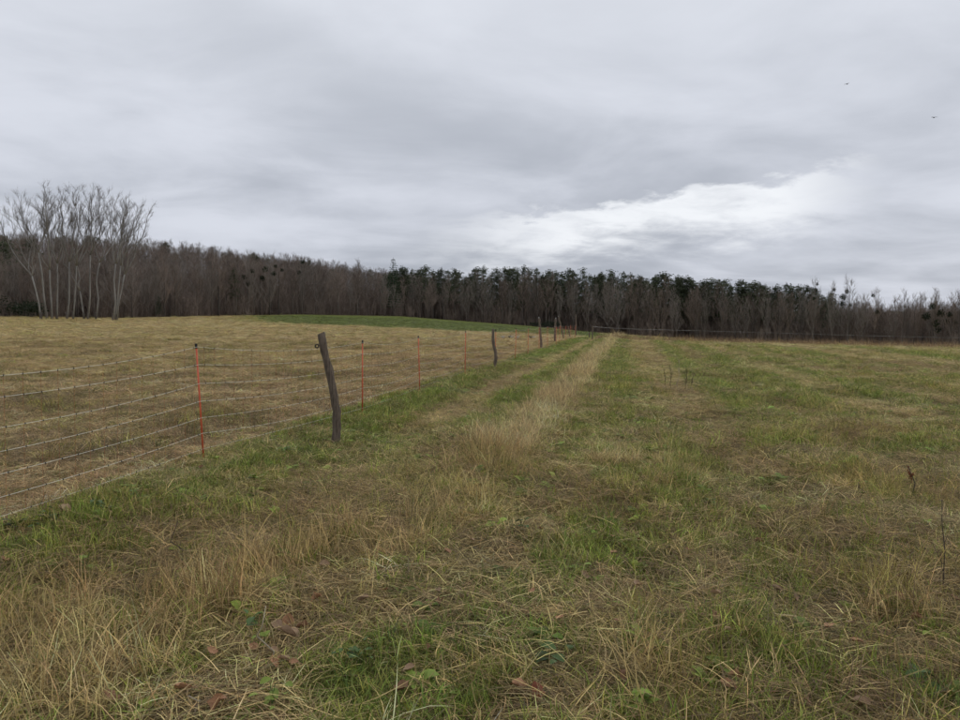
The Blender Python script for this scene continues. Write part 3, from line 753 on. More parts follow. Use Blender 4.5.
# ------------------------------------------------------------------ trees: generators
def unit(v): return v / (np.linalg.norm(v) + 1e-9)
def branch_pts(p, d, L, n, g, up=.15, wob=.07):
    pts = [p.copy()]; d = unit(d)
    for i in range(n):
        d = unit(d + g.normal(0, wob, 3) + np.array((0, 0, up))); p = p + d * L / n; pts.append(p.copy())
    return np.array(pts), d
def twig(mb, p, d, L, w, g):
    d2 = unit(d + g.normal(0, .14, 3) + (0, 0, .12)); m = p + unit(d) * L * .5; e = m + d2 * L * .5
    s = unit(np.cross(d, g.normal(0, 1, 3)))
    mb.ribbon([p, m, e], [w, w * .8, w * .35], s, g.random())
def bare_tree(seed, H=12.0, r0=.13, fork=.3, nmain=15, spread=.30, ang=(25, 55), nsub=6, ntw=7, tw=.011, lean=(0, 0), trunk_to=.88, twl=(.5, 1.2), up=.16):
    g = np.random.default_rng(seed); tr = MB(); cr_ = MB()
    n = 10; P = np.zeros((n + 1, 3)); P[:, 2] = np.linspace(0, H * trunk_to, n + 1); t = np.linspace(0, 1, n + 1)
    P[:, 0] = lean[0] * t ** 1.3; P[:, 1] = lean[1] * t; P[1:, :2] += np.cumsum(g.normal(0, .012 * H / 2, (n, 2)), 0) * .5
    P[0, 2] = -.3
    tr.tube(P, r0 * (1.05 - .93 * t ** .9), 6)
    for k in range(nmain):
        q = fork + (1 - fork) * (k + g.random()) / nmain; q = min(q, .985)
        f = q * n; i = int(f); p = P[i] + (P[min(i + 1, n)] - P[i]) * (f - i)
        a = k * 2.4 + g.normal(0, .4); th = R(g.uniform(*ang)) * (1.1 - .5 * q)
        d = np.array((math.cos(a) * math.sin(th), math.sin(a) * math.sin(th), math.cos(th)))
        L = H * spread * (1.25 - .75 * (q - fork) / (1 - fork)) * g.uniform(.7, 1.2)
        L = min(L, (H * 1.0 - p[2]) / max(.35, math.cos(th)) * 1.0)
        if L < .4: L = .4
        rb = r0 * (1.05 - .93 * q) * .55
        B, dl = branch_pts(p, d, L, 4, g, up); cr_.tube(B, np.linspace(rb, rb * .25, 5), 4, False, g.random())
        for s in range(max(2, int(round(nsub * 1.25 * min(1.2, L / (H * spread)))))):
            f2 = g.uniform(.25, 1.0) * 4; i2 = min(int(f2), 3); p2 = B[i2] + (B[i2 + 1] - B[i2]) * (f2 - i2)
            d2 = unit(unit(B[i2 + 1] - B[i2]) + g.normal(0, .42, 3) + (0, 0, .28))
            L2 = L * g.uniform(.25, .5)
            S, _ = branch_pts(p2, d2, L2, 2, g, up); cr_.tube(S, [rb * .35, rb * .25, rb * .12], 3, False, g.random())
            for w in range(ntw):
                f3 = g.uniform(.2, 1.0) * 2; i3 = min(int(f3), 1); p3 = S[i3] + (S[i3 + 1] - S[i3]) * (f3 - i3)
                twig(cr_, p3, unit(unit(S[i3 + 1] - S[i3]) + g.normal(0, .42, 3) + (0, 0, .25)), g.uniform(*twl), tw * g.uniform(.7, 1.4), g)
    return tr, cr_
def tri_leaves(mb, c, rad, n, size, g, sq=(1, 1, 1), hollow=.3):
    d = g.normal(0, 1, (n, 3)); d /= np.linalg.norm(d, axis=1, keepdims=True)
    rr = hollow + (1 - hollow) * g.random(n) ** .5
    P = np.array(c) + d * rr[:, None] * rad * np.array(sq)
    for p in P:
        a = g.normal(0, 1, 3); b = g.normal(0, 1, 3); a = unit(a) * size * g.uniform(.6, 1.3); b = unit(b) * size * g.uniform(.4, .9)
        mb.add([p - a * .5, p + b * .5, p + a * .5, p - b * .4], [(0, 1, 2), (0, 2, 3)], g.random())
def pine_tree(seed, H=16.0):
    g = np.random.default_rng(seed); tr = MB(); cr_ = MB(); n = 8
    P = np.zeros((n + 1, 3)); P[:, 2] = np.linspace(-.3, H * .95, n + 1); P[1:, :2] += np.cumsum(g.normal(0, .09, (n, 2)), 0)
    t = np.linspace(0, 1, n + 1); tr.tube(P, .19 * (1.05 - .9 * t), 6)
    nb_ = 30
    for k in range(nb_):
        q = .34 + .66 * (k + g.random()) / nb_; q = min(q, .99)
        f = q * n; i = min(int(f), n - 1); p = P[i] + (P[i + 1] - P[i]) * (f - i)
        a = k * 2.4 + g.normal(0, .5); h = (q - .34) / .66
        L = H * .19 * (1.05 - .92 * h ** 1.3) * (.55 + .45 * min(1, h * 4)) * g.uniform(.6, 1.25)
        d = np.array((math.cos(a), math.sin(a), .15 + .5 * h))
        B, _ = branch_pts(p, d, L, 3, g, .1, .1); tr.tube(B, [.045, .03, .02, .01], 3, False)
        for s in range(4):
            c = B[3] if s == 0 else B[g.integers(1, 4)] + g.normal(0, .3, 3) * (1, 1, .5)
            tri_leaves(cr_, c, g.uniform(.45, .8), 16, .34, g, (1, 1, .55))
    tri_leaves(cr_, P[-1] + (0, 0, H * .03), .5, 22, .32, g, (.8, .8, 1.1))
    return tr, cr_
def spruce_tree(seed, H=18.0):
    g = np.random.default_rng(seed); tr = MB(); cr_ = MB()
    tr.tube([(0, 0, -.3), (0, 0, H * .5), (0, 0, H * .98)], [.2, .12, .02], 6)
    z = H * .18
    while z < H * .98:
        h = z / H; Lb = H * .20 * (1.02 - h) ** .8; nb_ = 7
        for k in range(nb_):
            if g.random() < .12: continue
            a = k / nb_ * 6.283 + z * 1.7; L = Lb * g.uniform(.7, 1.2) + .25
            for s in np.linspace(.25, 1, max(2, int(L / .4))):
                c = np.array((math.cos(a) * L * s, math.sin(a) * L * s, z - .25 * L * s + .12 * L * s * s))
                tri_leaves(cr_, c, .3, 5, .34, g, (1, 1, .5))
        z += .55 + .25 * (1 - h)
    tri_leaves(cr_, (0, 0, H), .22, 10, .25, g, (.5, .5, 1.6))
    return tr, cr_
def bush(seed, rx=3.0, h=3.0, n=900, size=.28):
    g = np.random.default_rng(seed); st = MB(); lv = MB()
    for k in range(9):
        a = g.random() * 6.283; B, _ = branch_pts(np.array((g.normal(0, .3), g.normal(0, .3), -.1)), np.array((math.cos(a) * .5, math.sin(a) * .5, 1)), h * .8, 3, g); st.tube(B, [.05, .035, .02, .01], 3, False)
    for k in range(14):
        a = g.random() * 6.283; rr = rx * math.sqrt(g.random()) * .75
        zc = h * g.uniform(.25, .8) * (1.05 - .45 * rr / rx)
        tri_leaves(lv, (rr * math.cos(a), rr * math.sin(a), zc), h * .28, n // 14, size, g, (1.2, 1.2, .9), .2)
    return st, lv
def thicket(seed, w=2.6, h=4.0):
    g = np.random.default_rng(seed); mb = MB()
    for k in range(16):
        p = np.array((g.uniform(-w, w), g.uniform(-1, 1), -.2)); B, _ = branch_pts(p, np.array((g.normal(0, .15), g.normal(0, .15), 1)), h * g.uniform(.6, 1.1), 4, g, .1, .1)
        mb.tube(B, np.linspace(.03, .008, 5), 3, False, g.random())
        for s in range(30):
            f = g.uniform(.1, 1) * 4; i = min(int(f), 3); q = B[i] + (B[i + 1] - B[i]) * (f - i)
            twig(mb, q, unit(np.array((g.normal(0, .7), g.normal(0, .7), .8))), g.uniform(.5, 1.3), .013, g)
    return mb

def poplar(seed, H, r0, dx, dyy):
    g = np.random.default_rng(seed); tr = MB(); cr_ = MB()
    zf = H * g.uniform(.36, .56); nl_ = int(g.integers(2, 5))
    top = np.array((dx, dyy, H)); fk = top * (zf / H) * np.array((.75, .75, 1)); 
    P = [np.array((0, 0, -.3)), fk * .35 + g.normal(0, .12, 3) * (1, 1, 0), fk * .7 + g.normal(0, .16, 3) * (1, 1, 0), fk]
    tr.tube(P, [r0, r0 * .88, r0 * .78, r0 * .68], 7)
    a0 = g.random() * 6.28
    for l in range(nl_):
        a = a0 + l * 6.283 / nl_ + g.normal(0, .35); sp = H * g.uniform(.07, .17)
        end = top * (1 - .10 * g.random() * (l > 0)) + np.array((math.cos(a) * sp, math.sin(a) * sp, 0)) * (l > 0 or nl_ > 2)
        n = 7; t = np.linspace(0, 1, n + 1)[:, None]
        mid = (fk + end) / 2 + np.array((math.cos(a), math.sin(a), -.2)) * sp * .45
        Lp = (1 - t) ** 2 * fk + 2 * t * (1 - t) * mid + t * t * end; Lp[1:] += g.normal(0, .13, (n, 3))
        rl = r0 * .68 * (1.05 if l == 0 else g.uniform(.7, .92)); tr.tube(Lp, rl + (.022 - rl) * np.linspace(0, 1, n + 1) ** 1.15, 6)
        for k in range(9):
            q = .22 + .76 * (k + g.random()) / 9; f = q * n; i = min(int(f), n - 1); p = Lp[i] + (Lp[i + 1] - Lp[i]) * (f - i)
            ax = unit(Lp[i + 1] - Lp[i]); b = k * 2.4 + g.normal(0, .5); th = R(g.uniform(24, 52))
            d = unit(ax * math.cos(th) + np.array((math.cos(b), math.sin(b), 0)) * math.sin(th))
            L = min(H * g.uniform(.10, .20) * (1.25 - .8 * q), max(.5, (H * 1.02 - p[2]) * 1.1)); rb = max(.012, rl * (1 - q) * .5)
            B, _ = branch_pts(p, d, L, 4, g, .13, .06); cr_.tube(B, np.linspace(rb, .010, 5), 4, False, g.random())
            for s_1 in range(max(2, int(6.5 * L / 2.4))):
                f2 = g.uniform(.2, 1) * 4; i2 = min(int(f2), 3); p2 = B[i2] + (B[i2 + 1] - B[i2]) * (f2 - i2)
                S, _ = branch_pts(p2, unit(B[i2 + 1] - B[i2]) + g.normal(0, .38, 3) + (0, 0, .2), L * g.uniform(.25, .5), 2, g, .12, .06); cr_.tube(S, [.014, .011, .007], 3, False, g.random())
                for w in range(8):
                    f3 = g.uniform(.1, 1) * 2; i3 = min(int(f3), 1); p3 = S[i3] + (S[i3 + 1] - S[i3]) * (f3 - i3)
                    twig(cr_, p3, unit(unit(S[i3 + 1] - S[i3]) + g.normal(0, .45, 3) + (0, 0, .15)), g.uniform(.45, 1.0), .0075, g)
    for k in range(7):                                     # a few epicormic shoots and low dead limbs
        f = g.uniform(.3, 1); p = fk * f; b = g.random() * 6.28
        B, _ = branch_pts(p, np.array((math.cos(b), math.sin(b), .7)), g.uniform(.8, 2.6), 4, g, .1, .1); cr_.tube(B, np.linspace(.03, .008, 5), 3, False, g.random())
        for w in range(8): twig(cr_, B[g.integers(1, 5)], unit(g.normal(0, .6, 3) + (math.cos(b) * .5, math.sin(b) * .5, .5)), g.uniform(.3, .8), .008, g)
    return tr, cr_
T = {'bare': [], 'pine': [], 'spruce': [], 'bush': []}
BH = 12.0
for i in range(7):
    tr, c_ = bare_tree(200 + i, BH, r0=.12 + .02 * (i % 3), fork=.12 + .06 * (i % 3), nmain=18, spread=.26 + .03 * (i % 2), ang=(22, 50) if i % 2 else (30, 62), nsub=6, ntw=10, tw=.009)
    T['bare'].append((tr.mesh('trunk', M['bark'], True), c_.mesh('crown', M['twig'] if i % 3 else M['twig2'])))
PH = 16.0
for i in range(7):
    tr, c_ = pine_tree(300 + i, PH); T['pine'].append((tr.mesh('trunk', M['bark'], True), c_.mesh('crown', M['needle'])))
tr, c_ = spruce_tree(400); T['spruce'].append((tr.mesh('trunk', M['bark'], True), c_.mesh('crown', M['spruce'])))
for i in range(2):
    st, lv = bush(500 + i); T['bush'].append((st.mesh('stem', M['bark']), lv.mesh('foliage', M['evergreen'])))
def place_tree(kind, v, name, loc, h, h0, wid, rz, label, group, cat='tree', pn=('trunk', 'crown')):
    e = empty(name, loc, label, cat, group, rz)
    e.scale = (wid * h / h0, wid * h / h0, h / h0)
    for me_, nm in zip(T[kind][v], pn):
        o = bpy.data.objects.new(nm, me_); C.objects.link(o); o.parent = e
    return e

# skyline of the wood (pixel column -> pixel row of the tree tops)
SKY_PX = np.array([-200, 0, 60, 150, 190, 240, 300, 350, 380, 430, 530, 600, 650, 700, 750, 800, 840, 870, 910, 960, 1200])
SKY_PY = np.array([246, 246, 248, 252, 256, 254, 258, 264, 268, 269, 269, 272, 273, 279, 283, 288, 294, 297, 299, 297, 300])
def pxaz(px): d = ray(px, 320); return math.atan2(d[0], d[1])
def tree_spot(px, back):
    a = pxaz(px); D = float(edge_D(a)) + back
    x, y = D * math.sin(a), D * math.cos(a)
    return np.array((x, y, float(height(x, y)))), D
def top_h(px, py, D, loc): return EYE + ray(px, py)[2] * D - loc[2]
g = np.random.default_rng(11)
PINE_RANGE = (378, 836)
def in_pine(px): return PINE_RANGE[0] < px < PINE_RANGE[1]
# front rows of bare trees (each one a thing)
for row, (back, n_, jit_) in enumerate(((0, 74, 1.5), (6, 66, 2.0), (3, 60, 1.5))):
    for k in range(n_):
        px = -60 + (1080) * (k + g.uniform(.1, .9)) / n_
        loc, D = tree_spot(px, back + g.uniform(-jit_, jit_))
        sky = float(np.interp(px, SKY_PX, SKY_PY))
        if in_pine(px):
            h = top_h(px, sky + g.uniform(5, 19) - 2 * row, D, loc); lab = 'bare brown tree at the front edge of the wood below the dark pines'; grp = 'bare trees in front of the pines'
        elif px >= 836:
            h = top_h(px, sky + g.uniform(-5, 12), D, loc); lab = 'bare grey brown tree in the low wood at the right end'; grp = 'bare trees at the right end of the wood'
        elif px < 160:
            h = top_h(px, sky + g.uniform(6, 26), D, loc); lab = 'bare dark tree of the wood behind the pale poplars'; grp = 'bare trees behind the poplars'
        else:
            h = top_h(px, sky + g.uniform(-3, 14), D, loc); lab = 'bare brown tree in the wood behind the green field strip'; grp = 'bare trees behind the green field strip'
        place_tree('bare', int(g.integers(7)), 'bare_tree', loc, h, BH, g.uniform(.8, 1.15), g.uniform(0, 6.28), lab, grp)
# pines: the dark skyline
npine = 96
for k in range(npine):
    px = PINE_RANGE[0] + 4 + (PINE_RANGE[1] - PINE_RANGE[0] - 8) * (k + g.uniform(.05, .95)) / npine
    loc, D = tree_spot(px, g.uniform(9, 20)); sky = float(np.interp(px, SKY_PX, SKY_PY))
    h = top_h(px, sky + abs(g.normal(0, 7.0)) - 4.5, D, loc)
    place_tree('pine', int(g.integers(7)), 'pine_tree', loc, h, PH, g.uniform(.85, 1.7), g.uniform(0, 6.28), 'dark green pine rising over the bare trees on the skyline', 'pines on the skyline')
# individual trees
loc, D = tree_spot(393, 4); place_tree('spruce', 0, 'spruce_tree', loc, top_h(393, 258.5, D, loc), 18, 1.0, 0, 'tall pointed dark spruce standing above the bare trees at the left of the pines', None)
loc, D = tree_spot(831, 6); place_tree('pine', 1, 'pine_tree', loc, top_h(832, 291, D, loc), PH, 1.2, 0, 'last dark pine on the right, beside bare trees with mistletoe', None)
loc, D = tree_spot(455, 4); place_tree('pine', 2, 'pine_tree', loc, top_h(455, 268, D, loc), PH, 1.2, 1, 'round topped dark pine just right of the tall spruce', None)
def mistletoe_on(e, H, offs, seed):
    gg = np.random.default_rng(seed)
    for dx_, z_, r_ in offs:
        mb = MB(); tri_leaves(mb, (0, 0, 0), r_, 130, r_ * .5, gg, hollow=.1); o = mb.build('mistletoe', M['mistletoe'], e)
        s = e.scale[0]; sz = e.scale[2]
        ca_, sa_ = math.cos(-e.rotation_euler.z), math.sin(-e.rotation_euler.z)
        o.location = (dx_ * ca_ / s, dx_ * sa_ / s, z_ / sz); o.scale = (1 / s, 1 / s, 1 / sz)
SPEC = [(848, 278, .9, 'tall bare tree with dark mistletoe balls standing above the right end of the pines', ((-1.2, .72, .75), (-.4, .80, .55), (-1.4, .62, .6), (.3, .6, .4))),
        (833, 281, .7, 'slim bare tree left of the tall mistletoe tree', ((.0, .86, .4),)),
        (814, 279, .7, 'bare tree with small mistletoe balls behind the last pines', ((.2, .83, .5), (.4, .92, .35), (-.2, .7, .4))),
        (875, 290, .8, 'bare tree with fine crown right of the tall mistletoe tree', ((-.6, .9, .4), (.5, .6, .5))),
        (903, 292, .8, 'bare bushy tree with dense fine twigs in the low right wood', ()),
        (935, 291, .9, 'bare tree carrying many mistletoe balls near the right picture edge', ((-1.6, .55, .8), (1.0, .6, .8), (.2, .42, .8), (2.2, .45, .6), (-.6, .72, .6), (.6, .3, .7))),
        (952, 293, .8, 'rightmost bare tree with dark mistletoe at the picture edge', ((-.6, .6, .6), (.6, .45, .5))),
        (270, 254, .9, 'bare brown tree with several small mistletoe balls left of the wooden post', ((-.9, .75, .7), (.8, .68, .55), (-1.5, .6, .6), (1.2, .8, .4), (2.5, .74, .4))),
        (302, 256, .8, 'slender bare tree with one mistletoe ball near its top', ((.2, .9, .5), (-.6, .72, .5))),
        (248, 252, .9, 'bare tree with low mistletoe clumps at the left of the green field strip', ((-.8, .6, .6), (.9, .7, .5), (.1, .5, .5)))]
for i, (px, py, wd, lab, mis) in enumerate(SPEC):
    loc, D = tree_spot(px, -1 - (i % 3)); h = top_h(px, py, D, loc)
    e = place_tree('bare', (i * 3) % 7, 'bare_tree', loc, h, BH, wd, i * 1.3, lab, None)
    mistletoe_on(e, h, [(a, b * h, c) for a, b, c in mis], 900 + i)
# evergreens at the left
loc, D = tree_spot(10, 16); e = place_tree('pine', 3, 'evergreen_tree', loc, top_h(10, 240, D, loc), PH, 1.5, .4, 'broad dark evergreen behind the poplars at the left picture edge', None)
for px, py, wd, lab in ((8, 293, 1.3, 'dark evergreen shrub at the left picture edge below the wood'), (28, 297, 1.1, 'dark rounded shrub left of the poplar trunks')):
    loc, D = tree_spot(px, -5); h = top_h(px, py, D, loc)
    place_tree('bush', 0 if px < 20 else 1, 'evergreen_shrub', loc, h, 3.0, wd, px, lab, None, 'shrub', ('stem', 'foliage'))
loc, D = tree_spot(159, -2); place_tree('spruce', 0, 'young_spruce', loc, top_h(159, 296, D, loc), 18, 1.3, 1, 'small dark young conifer in front of bare trees right of the poplars', None)
loc, D = tree_spot(234, 0); place_tree('pine', 0, 'pine_tree', loc, top_h(234, 268, D, loc), PH, .9, 1, 'small dark pine among bare trees left of the green field strip', None)
for px, py in ((545, 319), (555, 320), (535, 321)):
    loc, D = tree_spot(px, -4); place_tree('bush', px % 2, 'evergreen_shrub', loc, top_h(px, py, D, loc), 3.0, 1.5, px, 'low dark shrub at the wood edge behind the wooden posts', 'low shrubs behind the wooden posts', 'shrub', ('stem', 'foliage'))

# poplars in front of the wood on the left: each its own shape
POP = [(41, 317.5, 4, 212, 1.0), (47, 318, 24, 195, 1.0), (52, 318, 46, 189, 1.0), (57, 317.5, 62, 196, .8), (67, 319, 74, 188, 1.0), (73, 318.5, 88, 203, .7), (84, 318.5, 66, 240, .6),
       (88, 319.5, 99, 188, 1.0), (96, 320, 110, 194, .9), (113, 320, 122, 206, .8), (117, 320, 150, 208, .9), (115, 319.5, 134, 203, .8)]
POPL = ['poplar leaning far left, leftmost of the pale poplars', 'pale poplar second from the left with an open crown', 'pale poplar with twin forks, among the tallest left of the group', 'slim pale poplar between the tall left ones',
        'pale poplar with dense brush of twigs at the middle left of the group', 'thin pale poplar leaning right in the middle of the group', 'short thin poplar stem leaning left in the middle of the group',
        'tall upright poplar with the densest crown of twigs', 'pale poplar right of the densest crowned one', 'pale poplar with narrow crown, third from the right', 'poplar leaning right, rightmost of the group', 'pale poplar second from the right with fine fan of twigs']
for i, (bx_, by_, tx, ty, wd) in enumerate(POP):
    D = 122 + (i * 37 % 9) - 4; P0 = at(bx_, by_, D); gz = float(height(P0[0], P0[1])); P1 = at(tx, ty, D)
    H = P1[2] - gz
    e = empty('poplar_tree', (P0[0], P0[1], gz), POPL[i], 'tree', 'pale poplars on the left')
    tr, c_ = poplar(700 + i, H, .13 * (.7 + .3 * wd), P1[0] - P0[0], g.normal(0, .5))
    tr.build('trunk', M['pale_bark'], e, True); c_.build('crown', M['pop_twig'], e)
    mb = MB(); mb.tube([(0, 0, -.2), (0, 0, .5), (.0, 0, 1.0)], [.20 * (.6 + .4 * wd), .155 * (.6 + .4 * wd), .134 * (.6 + .4 * wd)], 7); mb.build('dark_base', M['bark'], e, True)

# the depth of the wood and its undergrowth: one mass
wood_protos = bpy.data.collections.new('wood_elements')
for i in range(3):
    tr, c_ = bare_tree(800 + i, BH, r0=.13, nmain=14, nsub=5, ntw=8, tw=.012); k0 = MB()
    k0.add(np.concatenate(tr.v), tr.f); k0.add(np.concatenate(c_.v), c_.f, np.concatenate(c_.a))
    wood_protos.objects.link(bpy.data.objects.new('wood_%02d' % i, k0.mesh('wood_tree', M['twig'] if i else M['twig2'])))
for i in range(3):
    wood_protos.objects.link(bpy.data.objects.new('wood_%02d' % (3 + i), thicket(820 + i).mesh('thicket', M['twig'])))
for i in range(2):
    tr, c_ = pine_tree(840 + i, PH); wood_protos.objects.link(bpy.data.objects.new('wood_%02d' % (6 + i), c_.mesh('wood_pine', M['needle'])))
SRC[0] = wood_protos
HILL_PX = [-160, 60, 100, 150, 190, 215, 240, 300, 350, 380, 430]; HILL_PY = [235, 235, 237, 240, 244, 248, 253, 258, 265, 271, 274]
P_, S_, I_ = [], [], []
for k in range(760):                                   # deeper rows
    px = g.uniform(-110, 1080); loc, D = tree_spot(px, g.uniform(10, 60)); sky = float(np.interp(px, SKY_PX, SKY_PY))
    pine = in_pine(px) and g.random() < .5
    h = top_h(px, sky + g.uniform(5, 16), D, loc)
    P_.append(loc); I_.append(int(g.integers(6, 8)) if pine else int(g.integers(0, 3))); s = h / (PH if pine else BH); S_.append((s * g.uniform(.9, 1.25),) * 2 + (s,))
for k in range(800):                                   # undergrowth along the edge and inside
    px = g.uniform(-110, 1080); bk = g.uniform(-3, 45); loc, D = tree_spot(px, bk)
    P_.append(loc); I_.append(int(g.integers(3, 6))); s = g.uniform(.45, 1.1) + max(0, min(bk, 20)) * .05; S_.append((s, s, s))
for k in range(740):                                   # wooded hill behind on the left
    px = g.uniform(-160, 430); a = pxaz(px); D = g.uniform(205, 320); x, y = D * math.sin(a), D * math.cos(a)
    gz = float(height(x, y)); kd = int(g.integers(0, 3)) if g.random() < .96 else int(g.integers(6, 8))
    lim = EYE + ray(px, float(np.interp(px, HILL_PX, HILL_PY)) + g.uniform(-1.5, 6))[2] * D - gz
    h = min(BH * g.uniform(.9, 1.2), lim)
    if h < 4.5: continue
    s = h / (BH if kd < 3 else PH); P_.append(np.array((x, y, gz))); I_.append(kd); S_.append((h / BH * 1.15, h / BH * 1.15, s))
P_ = np.array(P_); nn = len(P_)
ROT2 = np.stack((np.zeros(nn), np.zeros(nn), g.uniform(0, 6.28, nn)), 1)
scatter('wood_interior', P_, ROT2, np.array(S_), np.array(I_), np.ones((nn, 3)), np.ones((nn, 3)), 'dense leafless undergrowth and inner trees of the wood', 'wood')

# weeds standing along the crest in front of the tape fence
SRC[0] = protos
P_, S_, I_ = [], [], []
for k in range(3400):
    a = g.uniform(R(9), R(43)); D = g.normal(64, 3.0); x, y = D * math.sin(a), D * math.cos(a)
    if fbm(np.array(x / 3), np.array(y / 3), 77, 2) < .42: continue
    P_.append((x, y, float(height(x, y)) - .02)); s = g.uniform(.6, 1.35); S_.append((2.6, 2.6, s * 2.0)); I_.append(int(g.choice([12, 13, 14, 15, 18, 19])))
nn = len(P_)
ca_ = np.array((.19, .115, .062)) * np.exp(g.normal(0, .25, (nn, 1))); cb_ = np.array((.26, .18, .10)) * np.exp(g.normal(0, .25, (nn, 1)))
scatter('crest_weeds', np.array(P_), np.stack((g.normal(0, .1, nn), g.normal(0, .1, nn), g.uniform(0, 6.28, nn)), 1), np.array(S_), np.array(I_), ca_, cb_, 'rusty dead weeds along the far edge of the right meadow', 'weeds')

# ------------------------------------------------------------------ dead weed stalks (things)
def stalk(px, py, top, rad, mat, label, nside=0, head=None, name='dead_stalk', bend=.03):
    b = ground_hit(px, py); D = math.hypot(b[0], b[1]); t = at(top[0], top[1], D)
    g = np.random.default_rng(int(px * 3 + py)); e = empty(name, b, label, 'stalk')
    v = t - b; pts = [np.zeros(3) - (0, 0, .02)] + [v * f + np.array((g.normal(0, bend), g.normal(0, bend), 0)) * math.sin(f * 3.1) for f in (.25, .5, .75, 1)]
    mb = MB(); mb.tube(pts, np.linspace(rad, rad * .5, 5), 6); mb.build('stem', M[mat], e, True)
    for s in range(nside):
        f = g.uniform(.25, .95); p = v * f; a = g.random() * 6.28; L = np.linalg.norm(v) * g.uniform(.12, .32)
        B, _ = branch_pts(p, np.array((math.cos(a) * .6, math.sin(a) * .6, 1)), L, 3, g)
        mb = MB(); mb.tube(B, np.linspace(rad * .5, rad * .25, 4), 4)
        if head: 
            for q in range(5): mb.ball(B[-1] + g.normal(0, .008, 3), rad * g.uniform(1.0, 1.8), 6, 4)
        mb.build('side_stem', M[head or mat], e)
    if head:
        mb = MB()
        for q in range(26): mb.ball(v * g.uniform(.62, 1.0) + g.normal(0, rad * .9, 3), rad * g.uniform(.5, 1.0), 5, 4, (1, 1, 1.3))
        mb.build('seed_head', M[head], e)
    return e
stalk(270, 668, (266, 606), .0035, 'stalk', 'thin pale dead stalk standing beside the cluster of brown leaves')
stalk(196, 720, (189, 696), .0035, 'stalk', 'short pale straw stalk at the bottom left edge')
stalk(943, 598, (942, 500), .0035, 'stalk_dark', 'thin dark upright stalk near the right picture edge', 3)
stalk(180, 562, (178, 520), .004, 'stalk_dark', 'dark dry stalk rising from the tall straw at left', 2)
stalk(915, 500, (908, 466), .006, 'stalk_dark', 'small rusty dock stalk in the right meadow', 2, 'rust', 'dock_stalk')
stalk(860, 500, (858, 482), .004, 'stalk_dark', 'short dark weed stalk left of the rusty dock', 2)
for i, (px, py, top, lab) in enumerate(((678, 392, (679, 360), 'tall pale dead weed stalk in the weed patch on the right meadow'), (672, 390, (670, 366), 'dark branching weed left in the weed patch'),
                                        (685, 391, (687, 368), 'dark branching weed right in the weed patch'), (691, 388, (694, 372), 'short dark weed at the right end of the weed patch'), (666, 386, (664, 370), 'short dark weed at the left end of the weed patch'))):
    stalk(px, py, top, .0045 if i else .006, 'stalk_dark' if i else 'stalk', lab, 16 if i else 5)

# ------------------------------------------------------------------ fallen leaves (things)
def leaf_mesh(seed, mat, lobes=True):
    g = np.random.default_rng(seed); n = 7; V = []; 
    cu = g.uniform(.8, 2.6); tw_ = g.normal(0, 1.0); fold = g.uniform(.4, 1.5)
    for i in range(n):
        t = i / (n - 1); w = .33 * math.sin(math.pi * min(1, t * .92 + .06)) ** .7 * (1 + (.28 * math.cos(t * 17) if lobes else 0)) + .012
        zc = .30 * cu * (t - .5) ** 2
        for j, s in enumerate((-1, -.5, 0, .5, 1)):
            a = tw_ * (t - .5)
            x = s * w; z = zc + fold * abs(s) ** 1.5 * w * .9 + g.normal(0, .028)
            V.append((x * math.cos(a) - z * math.sin(a), t - .5, x * math.sin(a) + z * math.cos(a)))
    V = np.array(V); Fc = []
    for i in range(n - 1):
        for j in range(4): Fc.append((i * 5 + j, i * 5 + j + 1, (i + 1) * 5 + j + 1, (i + 1) * 5 + j))
    m2 = len(V); top = V + (0, 0, .012)
    mb = MB(); mb.add(np.concatenate((V, top)), [f[::-1] for f in Fc] + [tuple(i + m2 for i in f) for f in Fc])
    mb.tube([(0, -.48, V[2][2] + .005), (.01, -.62, V[2][2]), (.03, -.78, V[2][2] - .01)], [.014, .011, .01], 4)
    return mb.mesh('fallen_leaf', M[mat], True)
LM = [leaf_mesh(i, m, i % 3 != 2) for i, m in enumerate(('oak_leaf', 'oak_leaf', 'pale_leaf', 'oak_leaf', 'red_leaf', 'pale_leaf'))]
